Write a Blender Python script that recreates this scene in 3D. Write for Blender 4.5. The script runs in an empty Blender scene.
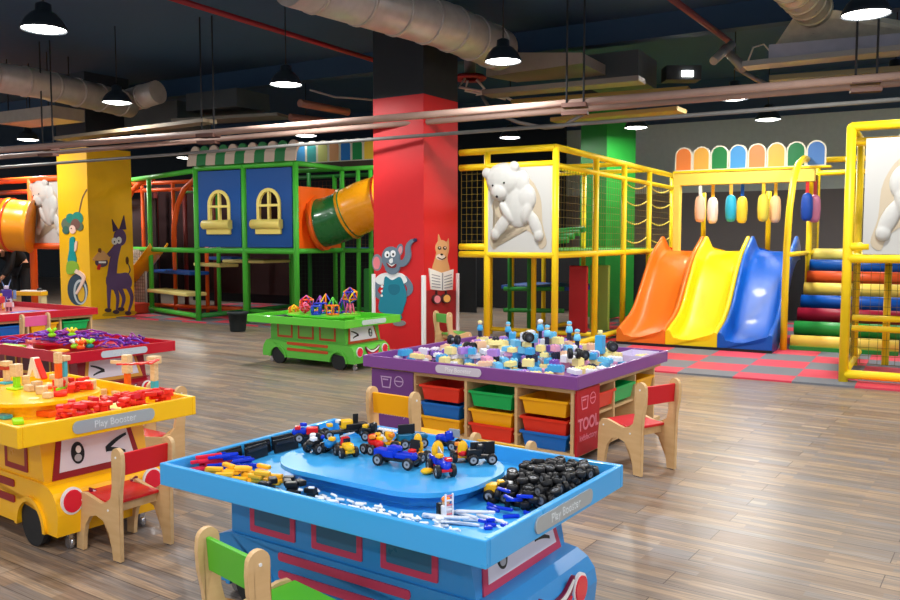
import bpy, bmesh, math, random
from mathutils import Vector, Matrix, Euler
R = math.radians
rnd = random.Random(7)
S = bpy.context.scene
COL = S.collection
H, FPX, PITCH = 1.5, 837.0, R(4.1)

def at(px, py, z=0.0):
    """point of the photograph's ray (px,py) on the level plane z"""
    x = (px - 450) / FPX; v = (300 - py) / FPX
    r = (x, math.cos(PITCH) + v * math.sin(PITCH), -math.sin(PITCH) + v * math.cos(PITCH))
    t = (z - H) / r[2]
    return (r[0] * t, r[1] * t)

# ------------------------------------------------------------------ materials
def lin(c):
    return tuple(((x / 255) / 12.92 if x / 255 <= 0.04045 else ((x / 255 + 0.055) / 1.055) ** 2.4) for x in c)
MATS = {}
def M(c, rough=0.4, metal=0.0, coat=0.0, noise=0.0, emit=0.0, alpha=1.0):
    key = (tuple(c), rough, metal, coat, noise, emit, alpha)
    if key in MATS: return MATS[key]
    m = bpy.data.materials.new('mat_%d' % len(MATS)); m.use_nodes = True
    nt = m.node_tree; b = nt.nodes['Principled BSDF']
    col = (*lin(c), 1)
    b.inputs['Base Color'].default_value = col
    b.inputs['Roughness'].default_value = rough; b.inputs['Specular IOR Level'].default_value = .36
    b.inputs['Metallic'].default_value = metal
    b.inputs['Coat Weight'].default_value = coat
    if alpha < 1: b.inputs['Alpha'].default_value = alpha
    if emit:
        b.inputs['Emission Color'].default_value = col; b.inputs['Emission Strength'].default_value = emit
    tc = nt.nodes.new('ShaderNodeTexCoord'); n = nt.nodes.new('ShaderNodeTexNoise')
    nt.links.new(tc.outputs['Object'], n.inputs['Vector'])
    n.inputs['Scale'].default_value = 9; n.inputs['Detail'].default_value = 3
    if noise:
        mx = nt.nodes.new('ShaderNodeMix'); mx.data_type = 'RGBA'
        mx.inputs[6].default_value = (*[x * (1 - noise) for x in lin(c)], 1)
        mx.inputs[7].default_value = (*[min(1, x * (1 + noise)) for x in lin(c)], 1)
        nt.links.new(n.outputs['Fac'], mx.inputs[0]); nt.links.new(mx.outputs[2], b.inputs['Base Color'])
    mr = nt.nodes.new('ShaderNodeMapRange')
    mr.inputs[3].default_value = max(0.03, rough - 0.06); mr.inputs[4].default_value = min(1, rough + 0.06)
    nt.links.new(n.outputs['Fac'], mr.inputs[0]); nt.links.new(mr.outputs[0], b.inputs['Roughness'])
    MATS[key] = m
    return m

def wood_mat(name, c1, c2, rough=0.45, axis=(1.5, 14, 14)):
    m = bpy.data.materials.new(name); m.use_nodes = True
    nt = m.node_tree; b = nt.nodes['Principled BSDF']
    tc = nt.nodes.new('ShaderNodeTexCoord'); mp = nt.nodes.new('ShaderNodeMapping'); mp.inputs['Scale'].default_value = axis
    n = nt.nodes.new('ShaderNodeTexNoise'); n.inputs['Scale'].default_value = 4; n.inputs['Detail'].default_value = 4
    cr = nt.nodes.new('ShaderNodeValToRGB')
    cr.color_ramp.elements[0].position = 0.3; cr.color_ramp.elements[0].color = (*lin(c1), 1)
    cr.color_ramp.elements[1].position = 0.75; cr.color_ramp.elements[1].color = (*lin(c2), 1)
    nt.links.new(tc.outputs['Object'], mp.inputs[0]); nt.links.new(mp.outputs[0], n.inputs['Vector'])
    nt.links.new(n.outputs['Fac'], cr.inputs[0]); nt.links.new(cr.outputs[0], b.inputs['Base Color'])
    b.inputs['Roughness'].default_value = rough
    return m

# ------------------------------------------------------------------ mesh builder
class MB:
    def __init__(s): s.bm = bmesh.new(); s.mats = []
    def mi(s, m):
        if m is None: return 0
        if m not in s.mats: s.mats.append(m)
        return s.mats.index(m)
    def _fin(s, geom_faces, m, smooth):
        i = s.mi(m)
        for f in geom_faces: f.material_index = i; f.smooth = smooth
    def box(s, c, d, m=None, rz=0, bev=0, rot=None, seg=2):
        t = bmesh.new()
        bmesh.ops.create_cube(t, size=1)
        bmesh.ops.scale(t, vec=d, verts=t.verts)
        if bev:
            bmesh.ops.bevel(t, geom=list(t.edges), offset=min(bev, min(d) * .45), segments=seg, affect='EDGES', profile=.5)
        mat = Matrix.Translation(c) @ (rot.to_matrix().to_4x4() if rot is not None else Matrix.Rotation(rz, 4, 'Z'))
        s.merge(t, mat, m, False); return s
    def merge(s, t, mat, m, smooth):
        i = s.mi(m); vm = {}
        for v in t.verts: vm[v] = s.bm.verts.new(mat @ v.co)
        for f in t.faces:
            try: g = s.bm.faces.new([vm[v] for v in f.verts])
            except ValueError: continue
            g.material_index = i; g.smooth = smooth
        t.free()
    def sphere(s, c, r, m=None, u=12, v=8, rot=None):
        t = bmesh.new(); bmesh.ops.create_uvsphere(t, u_segments=u, v_segments=v, radius=1)
        r = (r, r, r) if isinstance(r, (int, float)) else r
        mat = Matrix.Translation(c) @ (rot.to_matrix().to_4x4() if rot is not None else Matrix()) @ Matrix.Diagonal((*r, 1))
        s.merge(t, mat, m, True); return s
    def tube(s, pts, r, m=None, n=10, cap=True, smooth=True, closed=False):
        pts = [Vector(p) for p in pts]; L = len(pts)
        rs = r if isinstance(r, (list, tuple)) else [r] * L
        rings = []; up = None
        for k in range(L):
            a = pts[k - 1] if (k or closed) else pts[0]; b = pts[(k + 1) % L] if (k < L - 1 or closed) else pts[-1]
            d = (b - a).normalized()
            if up is None:
                up = Vector((0, 0, 1)) if abs(d.z) < .95 else Vector((1, 0, 0))
                up = (up - d * up.dot(d)).normalized()
            else:
                up = (up - d * up.dot(d))
                up = up.normalized() if up.length > 1e-6 else d.orthogonal().normalized()
            w = d.cross(up)
            rings.append([s.bm.verts.new(pts[k] + (up * math.cos(2 * math.pi * j / n) + w * math.sin(2 * math.pi * j / n)) * rs[k]) for j in range(n)])
        fs = []
        for k in range(L - (0 if closed else 1)):
            A, B = rings[k], rings[(k + 1) % L]
            for j in range(n):
                fs.append(s.bm.faces.new((A[j], B[j], B[(j + 1) % n], A[(j + 1) % n])))
        s._fin(fs, m, smooth)
        if cap and not closed:
            c = [s.bm.faces.new(rings[0]), s.bm.faces.new(rings[-1][::-1])]
            s._fin(c, m, False)
        return s
    def cyl(s, a, b, r, m=None, n=16, r2=None): return s.tube([a, b], [r, r if r2 is None else r2], m, n)
    def prism(s, pts, a, b, m=None, plane='xz', smooth=False):
        """outline pts extruded along the third axis from a to b"""
        def P(p, q):
            return {'xz': (p[0], q, p[1]), 'xy': (p[0], p[1], q), 'yz': (q, p[0], p[1])}[plane]
        A = [s.bm.verts.new(P(p, a)) for p in pts]; B = [s.bm.verts.new(P(p, b)) for p in pts]
        n = len(pts); fs = []
        for j in range(n): fs.append(s.bm.faces.new((A[j], A[(j + 1) % n], B[(j + 1) % n], B[j])))
        s._fin(fs, m, smooth)
        e = [s.bm.faces.new(A[::-1]), s.bm.faces.new(B)]
        s._fin(e, m, False)
        e = bmesh.ops.triangulate(s.bm, faces=e)
        return s
    def lathe(s, prof, m=None, n=24, c=(0, 0, 0), smooth=True):
        rings = [[s.bm.verts.new((c[0] + r * math.cos(2 * math.pi * j / n), c[1] + r * math.sin(2 * math.pi * j / n), c[2] + z)) for j in range(n)] for r, z in prof]
        fs = []
        for A, B in zip(rings, rings[1:]):
            for j in range(n): fs.append(s.bm.faces.new((A[j], A[(j + 1) % n], B[(j + 1) % n], B[j])))
        s._fin(fs, m, smooth)
        return s
    def grid(s, fn, nu, nv, m=None, smooth=True):
        V = [[s.bm.verts.new(fn(i / nu, j / nv)) for j in range(nv + 1)] for i in range(nu + 1)]
        fs = [s.bm.faces.new((V[i][j], V[i + 1][j], V[i + 1][j + 1], V[i][j + 1])) for i in range(nu) for j in range(nv)]
        s._fin(fs, m, smooth); return s
    def mesh(s, name):
        bmesh.ops.recalc_face_normals(s.bm, faces=s.bm.faces)
        me = bpy.data.meshes.new(name); s.bm.to_mesh(me); s.bm.free()
        for m in s.mats: me.materials.append(m)
        return me
    def build(s, name, m=None, parent=None, loc=(0, 0, 0), rz=0, rot=None):
        if m is not None and not s.mats: s.mats = [m]
        me = s.mesh(name)
        return link(name, me, parent, loc, rz, rot)

def link(name, data, parent=None, loc=(0, 0, 0), rz=0, rot=None):
    o = bpy.data.objects.new(name, data); COL.objects.link(o)
    o.parent = parent; o.location = loc; o.rotation_euler = rot if rot is not None else (0, 0, rz)
    return o
def tag(o, label=None, cat=None, group=None, kind=None):
    if label: o['label'] = label
    if cat: o['category'] = cat
    if group: o['group'] = group
    if kind: o['kind'] = kind
    return o
def thing(name, label, cat, loc=(0, 0, 0), rz=0, group=None, parent=None):
    o = link(name, None, parent, loc, rz); o.empty_display_size = .1
    return tag(o, label, cat, group)
def dup(src, loc=None, rz=None, label=None, group=None):
    c = src.copy(); COL.objects.link(c)
    for k in list(src.children):
        ck = k.copy(); COL.objects.link(ck); ck.parent = c
        for g in list(k.children):
            cg = g.copy(); COL.objects.link(cg); cg.parent = ck
    if loc is not None: c.location = loc
    if rz is not None: c.rotation_euler = (0, 0, rz)
    if label: c['label'] = label
    if group: c['group'] = group
    return c
def text(body, size, m, parent, loc, rot, name='lettering', depth=.0012, bold=0):
    cu = bpy.data.curves.new(name, 'FONT'); cu.body = body; cu.size = size; cu.extrude = depth
    cu.align_x = 'CENTER'; cu.align_y = 'CENTER'; cu.offset = bold
    t = bpy.data.objects.new(name, cu)
    me = bpy.data.meshes.new_from_object(t); bpy.data.objects.remove(t)
    me.materials.clear(); me.materials.append(m)
    return link(name, me, parent, loc, 0, rot)
def flat(outlines, depth, name='flat'):
    """filled 2D outlines (later ones inside cut holes) with thickness, in the XY plane"""
    cu = bpy.data.curves.new(name, 'CURVE'); cu.dimensions = '2D'; cu.fill_mode = 'BOTH'; cu.extrude = depth / 2
    for pts in outlines:
        sp = cu.splines.new('POLY'); sp.points.add(len(pts) - 1); sp.use_cyclic_u = True
        for p, q in zip(sp.points, pts): p.co = (q[0], q[1], 0, 1)
    t = bpy.data.objects.new(name, cu); me = bpy.data.meshes.new_from_object(t); bpy.data.objects.remove(t)
    return me
def flat_obj(name, outlines, depth, m, parent, loc=(0, 0, 0), rot=None):
    me = flat(outlines, depth, name); me.materials.clear(); me.materials.append(m)
    return link(name, me, parent, loc, 0, rot)
def ell(cx, cy, rx, ry, n=24, a0=0, a1=360, rot=0):
    out = []
    full = abs(a1 - a0) >= 360
    for k in range(n if full else n + 1):
        a = R(a0 + (a1 - a0) * k / n); x, y = rx * math.cos(a), ry * math.sin(a)
        c, s = math.cos(rot), math.sin(rot); out.append((cx + x * c - y * s, cy + x * s + y * c))
    return out
def smooth_closed(pts, n=6):
    """Catmull-Rom through a closed list of 2D points"""
    L = len(pts); out = []
    for i in range(L):
        p0, p1, p2, p3 = pts[i - 1], pts[i], pts[(i + 1) % L], pts[(i + 2) % L]
        for k in range(n):
            t = k / n
            out.append(tuple(.5 * ((2 * b) + (-a + c) * t + (2 * a - 5 * b + 4 * c - d) * t * t + (-a + 3 * b - 3 * c + d) * t ** 3) for a, b, c, d in zip(p0, p1, p2, p3)))
    return out
def rrect(w, h, r, n=6, cx=0, cy=0):
    o = []
    for (sx, sy, a) in ((1, 1, 0), (-1, 1, 90), (-1, -1, 180), (1, -1, 270)):
        for k in range(n + 1):
            t = R(a + 90 * k / n); o.append((cx + sx * (w / 2 - r) + r * math.cos(t), cy + sy * (h / 2 - r) + r * math.sin(t)))
    return o

XF = (R(90), 0, R(90))      # flat shape onto a face that looks along +x
YF = (R(90), 0, 0)          # ... along -y
WOOD = wood_mat('beech_plywood', (208, 168, 116), (220, 184, 134), axis=(1, 7, 7))
WOOD2 = wood_mat('pale_block_wood', (214, 178, 130), (236, 206, 160), axis=(3, 20, 20))
BLACK = M((22, 22, 25), .35); CHROME = M((190, 190, 195), .25, .9); WHITE = M((240, 240, 240), .4)
SILVER = M((178, 186, 190), .35, .35); LETTER = M((214, 220, 224), .4)
# ------------------------------------------------------------------ camera, light, setting
cd = bpy.data.cameras.new('camera'); cam = bpy.data.objects.new('camera', cd); COL.objects.link(cam)
cam.location = (0, 0, H); cam.rotation_euler = (R(90) - PITCH, 0, 0)
cd.sensor_width = 36; cd.lens = FPX / 900 * 36; cd.clip_end = 200
S.camera = cam
S.view_settings.view_transform = 'Standard'; S.view_settings.look = 'None'; S.view_settings.gamma = 1
S.view_settings.exposure = 0.4
w = bpy.data.worlds.new('world'); S.world = w; w.use_nodes = True
w.node_tree.nodes['Background'].inputs[0].default_value = (.86, .92, 1, 1)
w.node_tree.nodes['Background'].inputs[1].default_value = 1.0

PHI = R(-34.5)
def floor_material():
    m = bpy.data.materials.new('plank_floor'); m.use_nodes = True; nt = m.node_tree; b = nt.nodes['Principled BSDF']
    N = nt.nodes.new; Lk = nt.links.new
    tc = N('ShaderNodeTexCoord'); mp = N('ShaderNodeMapping'); mp.inputs['Rotation'].default_value = (0, 0, -PHI)
    Lk(tc.outputs['Object'], mp.inputs[0])
    def brick(wd, hh, ms, off):
        br = N('ShaderNodeTexBrick'); br.inputs['Scale'].default_value = 1
        br.inputs['Brick Width'].default_value = wd; br.inputs['Row Height'].default_value = hh
        br.inputs['Mortar Size'].default_value = ms; br.inputs['Bias'].default_value = 0; br.offset = off; br.offset_frequency = 2
        br.inputs['Color1'].default_value = (0, 0, 0, 1); br.inputs['Color2'].default_value = (1, 1, 1, 1); br.inputs['Mortar'].default_value = (.5, .5, .5, 1)
        Lk(mp.outputs[0], br.inputs['Vector']); return br
    br = brick(1.25, .165, .0, .37)
    seams = brick(1.25, .165, .0022, .37)
    strips = brick(.72, .055, .0, .61)
    cr = N('ShaderNodeValToRGB'); cr.color_ramp.interpolation = 'LINEAR'
    els = [(0, (106, 92, 84)), (.18, (140, 118, 100)), (.36, (124, 116, 112)), (.52, (172, 146, 120)), (.66, (134, 118, 106)), (.82, (128, 124, 124)), (1, (188, 162, 134))]
    cr.color_ramp.elements[0].color = (*lin(els[0][1]), 1); cr.color_ramp.elements[1].color = (*lin(els[-1][1]), 1)
    for p, c in els[1:-1]:
        e = cr.color_ramp.elements.new(p); e.color = (*lin(c), 1)
    mA = N('ShaderNodeMix'); mA.data_type = 'RGBA'; mA.inputs[0].default_value = .45
    Lk(br.outputs['Color'], mA.inputs[6]); Lk(strips.outputs['Color'], mA.inputs[7])
    g = N('ShaderNodeMapping'); g.inputs['Scale'].default_value = (1.2, 26, 1); Lk(mp.outputs[0], g.inputs[0])
    n = N('ShaderNodeTexNoise'); n.inputs['Scale'].default_value = 1.6; n.inputs['Detail'].default_value = 6; n.inputs['Roughness'].default_value = .62; Lk(g.outputs[0], n.inputs['Vector'])
    ad = N('ShaderNodeMix'); ad.data_type = 'RGBA'; ad.blend_type = 'OVERLAY'; ad.inputs[0].default_value = .9
    Lk(mA.outputs[2], ad.inputs[6]); Lk(n.outputs['Fac'], ad.inputs[7])
    Lk(ad.outputs[2], cr.inputs[0])
    g2 = N('ShaderNodeMapping'); g2.inputs['Scale'].default_value = (2.2, 60, 1); Lk(mp.outputs[0], g2.inputs[0])
    n2 = N('ShaderNodeTexNoise'); n2.inputs['Scale'].default_value = 2; n2.inputs['Detail'].default_value = 5; Lk(g2.outputs[0], n2.inputs['Vector'])
    r2 = N('ShaderNodeMapRange'); r2.inputs[1].default_value = .3; r2.inputs[2].default_value = .7; r2.inputs[3].default_value = .64; r2.inputs[4].default_value = 1.2
    Lk(n2.outputs['Fac'], r2.inputs[0])
    mu = N('ShaderNodeMix'); mu.data_type = 'RGBA'; mu.blend_type = 'MULTIPLY'; mu.inputs[0].default_value = 1
    Lk(cr.outputs[0], mu.inputs[6]); Lk(r2.outputs[0], mu.inputs[7])
    sm = N('ShaderNodeMix'); sm.data_type = 'RGBA'; sm.inputs[7].default_value = (*lin((70, 56, 48)), 1)
    Lk(seams.outputs['Fac'], sm.inputs[0]); Lk(mu.outputs[2], sm.inputs[6])
    Lk(sm.outputs[2], b.inputs['Base Color']); b.inputs['Roughness'].default_value = .34; b.inputs['Specular IOR Level'].default_value = .45
    return m
def plane_obj(name, pts, m, thick=None):
    b = MB(); vs = [b.bm.verts.new(p) for p in pts]; f = b.bm.faces.new(vs); f.material_index = b.mi(m)
    return tag(b.build(name), kind='structure')
MB().box((-2, 14, -.05), (60, 56, .1)).build('floor', floor_material())
tag(bpy.data.objects['floor'], kind='structure')
CEIL = 4.6
ceil_m = M((46, 78, 110), .8, noise=.15)
cb = MB().box((-2, 14, CEIL + .1), (60, 56, .2))
tag(cb.build('ceiling', ceil_m), kind='structure')
# gray rear wall with a dark painted lower band
def wall_material(top, low, zsplit):
    m = M(top, .85, noise=.08).copy(); nt = m.node_tree; b = nt.nodes['Principled BSDF']
    ge = nt.nodes.new('ShaderNodeNewGeometry'); sx = nt.nodes.new('ShaderNodeSeparateXYZ'); gt = nt.nodes.new('ShaderNodeMath'); gt.operation = 'GREATER_THAN'; gt.inputs[1].default_value = zsplit
    nt.links.new(ge.outputs['Position'], sx.inputs[0]); nt.links.new(sx.outputs[2], gt.inputs[0])
    mx = nt.nodes.new('ShaderNodeMix'); mx.data_type = 'RGBA'
    old = b.inputs['Base Color'].links[0].from_socket
    mx.inputs[6].default_value = (*lin(low), 1); nt.links.new(old, mx.inputs[7]); nt.links.new(gt.outputs[0], mx.inputs[0]); nt.links.new(mx.outputs[2], b.inputs['Base Color'])
    return m
FU = Vector((math.cos(R(-30)), math.sin(R(-30)), 0)); FV = Vector((-FU.y, FU.x, 0))
def wall(name, a, b, m, t=.2):
    a, b = Vector(a), Vector(b); d = b - a
    o = MB().box((d.length / 2, t / 2, CEIL / 2), (d.length, t, CEIL)).build(name, m, None, (a.x, a.y, 0), math.atan2(d.y, d.x))
    return tag(o, kind='structure')
G0 = Vector((4.2, 23.6, 0))
wall('wall_rear', G0 - FU * 3.0, G0 + FU * 22, wall_material((232, 242, 232), (140, 132, 130), 2.75))
DK = M((30, 36, 42), .85, noise=.1)
wall('wall_side', G0 - FU * 0.6 - FV * 1.2 - FU * 30, G0 - FU * 0.6 - FV * 1.2, DK)
# ceiling joists, dark
for k, (d0) in enumerate((13.5, 19.5)):
    c = Vector((0, d0, CEIL - .16))
    o = MB().box((0, 0, 0), (34, .22, .32)).build('trim_%d' % (k + 1), M((42, 70, 98), .8), None, c, R(-30)); tag(o, kind='structure')

# floor mat of red and gray foam squares
def mat_material():
    m = bpy.data.materials.new('foam_squares'); m.use_nodes = True; nt = m.node_tree; b = nt.nodes['Principled BSDF']
    tc = nt.nodes.new('ShaderNodeTexCoord'); mp = nt.nodes.new('ShaderNodeMapping'); mp.inputs['Location'].default_value = (.1, .12, 0.5)
    ch = nt.nodes.new('ShaderNodeTexChecker'); ch.inputs['Scale'].default_value = 1 / .6
    ch.inputs['Color1'].default_value = (*lin((214, 62, 84)), 1); ch.inputs['Color2'].default_value = (*lin((112, 116, 124)), 1)
    nt.links.new(tc.outputs['Object'], mp.inputs[0]); nt.links.new(mp.outputs[0], ch.inputs['Vector']); nt.links.new(ch.outputs['Color'], b.inputs['Base Color'])
    b.inputs['Roughness'].default_value = .6
    return m
MATM = mat_material()
F0 = Vector((1.33, 10.6, 0))
def F(x, y, z=0): return F0 + FU * x + FV * y + Vector((0, 0, z))
o = MB().box((0, 0, .01), (1, 1, .02)).build('floor_mat', MATM, None, (0, 0, 0)); o.scale = (1, 1, 1)
# (mesh is cut to its real size below so that the checks stay square)
o.data.transform(Matrix.Diagonal((7.4, 6.6, 1, 1))); o.data.transform(Matrix.Translation((2.6, 2.8, 0)))
o.location = F0; o.rotation_euler = (0, 0, R(-30)); tag(o, kind='structure')
HO = Vector((-2.62, 14.3, 0)); HU = Vector((math.cos(R(-28)), math.sin(R(-28)), 0)); HV = Vector((-HU.y, HU.x, 0))
o = MB().box((-2.2, 1.8, .01), (5.0, 4.0, .02)).build('floor_mat', MATM, None, HO, R(-28)); tag(o, kind='structure')

# ------------------------------------------------------------------ pendant lamps
SHADE = M((44, 52, 60), .4, .2); GLOW = M((255, 252, 244), .4, emit=14.0)
def make_lamp():
    t = thing('pendant_lamp', 'x', 'lamp')
    MB().lathe([(.205, 0), (.21, .012), (.2, .04), (.165, .1), (.12, .15), (.075, .175), (.07, .24), (.03, .26), (.0, .262)], SHADE).build('lamp_shade', None, t)
    MB().lathe([(.0, -.018), (.09, -.014), (.16, .0), (.195, .012), (.195, .02)], GLOW).build('diffuser', None, t)
    MB().cyl((0, 0, .26), (0, 0, CEIL - 3.5), .008, M((30, 30, 32), .5), 6).build('cord', None, t)
    return t
LAMP_POWER = 52
lamp_specs = [((44, 30), 'big pendant lamp alone in the dark ceiling above the ribbed duct and yellow pillar'),
 ((503, 62), 'pendant lamp under the end of the round silver duct'),
 ((866, 15), 'big pendant lamp beside the flared silver duct'),
 ((286, 85), 'pendant lamp hanging above the striped green awning'),
 ((429, 116), 'pendant lamp hanging in front of the red pillar'),
 ((117, 103), 'pendant lamp at the lower end of the sloping ribbed duct'),
 ((734, 99), 'pendant lamp under the pipes before the gray wall, higher of the two there'),
 ((768, 120), 'pendant lamp under the pipes before the gray wall, lower of the two there'),
 ((636, 128), 'pendant lamp beside the top of the green pillar'),
 ((510, 138), 'small far pendant lamp between the red pillar and yellow climbing frame'),
 ((88, 144), 'pendant lamp touching the top of the yellow pillar'),
 ((895, 80), 'pendant lamp at the picture edge above the yellow wing frame'),
 ((28, 140), 'small far pendant lamp among pipes above the orange climbing frame'),
 ((185, 158), 'flat far pendant lamp glowing behind the green climbing frame'),
 ((306, 136), 'small far pendant lamp above the coloured rounded boards')]
proto = None
for k, ((px, py), lb) in enumerate(lamp_specs):
    x, y = at(px, py, 3.5)
    if proto is None: proto = make_lamp(); t = proto; t.location = (x, y, 3.5); t['label'] = lb; t['group'] = 'pendant lamps under the dark ceiling'
    else: t = dup(proto, (x, y, 3.5), 0, lb, 'pendant lamps under the dark ceiling')
LIGHTS = [at(px, py, 3.5) for (px, py), _ in lamp_specs[:-1]] + [(-3.0, 4.6), (.6, 5.2), (3.4, 4.2), (-1.2, 1.4), (2.2, .8), (-4.6, .5), (5.6, 1.2), (0, -2.5), (-3.2, -2.5), (3.4, -2.6), (-7.0, 5.0), (-8.4, 9.5), (7.4, 6.2), (9.6, 15.0), (-9.6, 12.6), (11.5, 13.5), (-8.2, 15.2)]  # later entries are added fill lights out of view, with no lamp fixtures
for k, (x, y) in enumerate(LIGHTS):
    ld = bpy.data.lights.new('lamp_or_fill_light', 'AREA'); ld.shape = 'DISK'; ld.size = .34; ld.energy = LAMP_POWER; ld.color = (1, .985, .96)
    lo = bpy.data.objects.new('lamp_or_fill_light', ld); COL.objects.link(lo); lo.location = (x, y, 3.47)
# ------------------------------------------------------------------ bus tables
PLZ = .606
def bus_table(name, label, near, th, L, W, rim, body, accent, glass, words='Play Booster', plate_c=SILVER, eyes=('open', 'wink'), zs=1.0, hl_at=(.095, .222), pale=(233, 228, 240), platform='stadium', winframe=None, nwin=3):
    u = Vector((math.cos(th), math.sin(th), 0)); v = Vector((-u.y, u.x, 0))
    c = Vector((near[0], near[1], 0)) - u * L / 2 + v * W / 2
    t = thing(name, label, 'play table', c, th)
    rm, bm_, am = M(rim, .3, coat=.3), M(body, .32, coat=.3), M(accent, .4)
    hx, hy = L / 2, W / 2; rt = .024
    b = MB()
    for s in (-1, 1):
        b.box((0, s * (hy - rt / 2), .555), (L, rt, .09), rm, bev=.004)
        b.box((s * (hx - rt / 2), 0, .555), (rt, W - 2 * rt, .09), rm, bev=.004)
    b.box((0, 0, .523), (L - 2 * rt + .002, W - 2 * rt + .002, .02), rm)
    b.build('tray', None, t)
    # raised play platform
    if platform == 'stadium':
        p = MB().prism(rrect(.92, .60, .24, 8), .588, .606, rm, 'xy').prism(rrect(.78, .44, .16, 8), .5335, .588, rm, 'xy')
    else:
        p = MB().prism(rrect(.70, .62, .30, 10, -.05), PLZ - .016, PLZ, rm, 'xy').prism(rrect(.58, .5, .24, 10, -.05), .5335, PLZ - .016, rm, 'xy')
    p.build('platform', None, t)
    # lower bus body: sill with wheel arches, hood and tail bulge
    hb = hy - .185
    def arch(cx, r): return [(cx + r * math.cos(R(a)), .085 + r * math.sin(R(a))) for a in range(180, -1, -20)]
    fx, rx = hx - .27, -hx + .33
    prof = [(-hx + .07, .085)] + arch(rx, .125) + arch(fx, .125) + [(hx - .035, .085)] + \
        [(hx - .03, .13), (hx - .025, .18), (hx - .035, .23), (hx - .065, .27), (hx - .11, .295), (hx - .16, .302)] + \
        [(-hx + .2, .302), (-hx + .13, .28), (-hx + .085, .22), (-hx + .065, .15)]
    b = MB(); b.prism(prof, -hb, hb, bm_, 'xz')
    cab = [(-hx + .2, .298), (hx - .16, .298), (hx - .2, .514), (-hx + .2, .514)]
    b.prism(cab, -hb + .012, hb - .012, bm_, 'xz')
    bd = b.build('body', None, t)
    bv = bd.modifiers.new('soft', 'BEVEL'); bv.width = .012; bv.segments = 3; bv.limit_method = 'ANGLE'; bv.angle_limit = R(40)
    # wheels, fenders and casters
    for cx in (fx, rx):
        for s in (-1, 1):
            MB().cyl((cx, s * (hb - .05), .112), (cx, s * (hb - .006), .112), .11, M((30, 32, 34), .6), 28).build('wheel', None, t)
        flat_obj('fender', [[(cx + .145 * math.cos(R(a)), .085 + .145 * math.sin(R(a))) for a in range(0, 181, 12)] + [(cx + .122 * math.cos(R(a)), .085 + .122 * math.sin(R(a))) for a in range(180, -1, -12)]], .016, bm_, t, (0, -hb - .006, 0), YF)
    for cx in (hx - .1, -hx + .13):
        for s in (-1, 1):
            k = MB().cyl((cx, s * (hb - .1) - .012, .028), (cx, s * (hb - .1) + .012, .028), .028, CHROME, 14).box((cx, s * (hb - .1), .07), (.03, .03, .05), CHROME)
            k.build('caster', None, t)
    # side windows and stripes (the side with the long row of windows)
    x0, x1 = -hx + .27, hx - .27; pitch = (x1 - x0) / nwin
    for k in range(nwin):
        cx = x0 + pitch * (k + .5); w_ = pitch * .74
        fr = flat_obj('window_frame', [rrect(w_, .19, .004, 1, cx, .422), rrect(w_ - .05, .142, .004, 1, cx, .424)], .006, M(winframe or accent, .4), t, (0, -hb + .0095, 0), YF)
        flat_obj('window_pane', [rrect(w_ - .05, .142, .004, 1, cx, .424)], .003, M(glass, .3), fr)
    for z in (.262, .19):
        flat_obj('stripe', [rrect((fx - rx) - .31, .034, .012, 4, (fx + rx) / 2, z)], .006, am, t, (0, -hb - .003, 0), YF)
    # windshield face on the slanted cab front
    sl = math.atan2(.04, .216)
    base = link('windshield', flat([[(-hb + .05, .0), (hb - .05, .0), (hb - .10, .21), (-hb + .10, .21)]], .006), t, (hx - .158, 0, .302), 0, (R(90) - sl, 0, R(90)))
    base.data.materials.append(M(winframe or accent, .4))
    face = flat_obj('windshield_pane', [[(-hb + .088, .03), (hb - .088, .03), (hb - .126, .208), (-hb + .126, .208)]], .004, M(pale, .35), base, (0, 0, .0035))
    ew = hb - .19
    for s, kind in zip((-1, 1), eyes):
        if kind == 'open':
            me = MB(); n = 26
            me.prism(ell(s * ew, .09, .034, .05, n), .0, .004, BLACK, 'xy').prism(ell(s * ew + .004, .105, .014, .017, 16), .0, .0055, WHITE, 'xy').prism(ell(s * ew - .002, .068, .019, .017, 16), .0, .0055, M((180, 180, 185), .4), 'xy')
        else:
            me = MB()
            tip = (s * (ew - .055), .078)
            for k, (ex, ey, w0, w1) in enumerate(((s * (ew + .065), .132, .026, .012), (s * (ew + .05), .052, .022, .012))):
                mx_, my_ = (tip[0] + ex) / 2, (tip[1] + ey) / 2 + (.014 if k == 0 else .010)
                P3 = [tip, (mx_, my_), (ex, ey)]; A = []; B = []
                for q in range(9):
                    f = q / 8; X = (1 - f) ** 2 * P3[0][0] + 2 * f * (1 - f) * P3[1][0] + f * f * P3[2][0]; Y = (1 - f) ** 2 * P3[0][1] + 2 * f * (1 - f) * P3[1][1] + f * f * P3[2][1]; ww = (w0 + (w1 - w0) * f) / 2
                    A.append((X, Y + ww)); B.append((X, Y - ww))
                me.prism(A + B[::-1], 0, .004 + .0008 * k, BLACK, 'xy')
        me.build('eye', None, face, (0, .012, .002))
    # headlights and mouth on the hood nose
    for s in (-1, 1):
        hl = flat_obj('headlight', [ell(s * (hb - hl_at[0]), hl_at[1], .056, .06)], .012, WHITE, t, (hx - .028, 0, -.005), XF)
        flat_obj('lens', [ell(s * (hb - hl_at[0]), hl_at[1], .046, .05)], .008, M((226, 20, 52), .2, coat=.6), hl, (0, 0, .008))
    mo = smooth_closed([(-.13, .235), (-.06, .2), (.0, .19), (.06, .2), (.13, .235), (.08, .135), (0, .115), (-.08, .135)], 5)
    mm = flat_obj('mouth', [mo], .014, M((120, 22, 60), .4), t, (hx - .026, 0, .035), XF)
    flat_obj('teeth', [smooth_closed([(-.115, .226), (-.055, .193), (0, .184), (.055, .193), (.115, .226), (.085, .19), (0, .16), (-.085, .19)], 5)], .006, WHITE, mm, (0, 0, .009))
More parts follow.
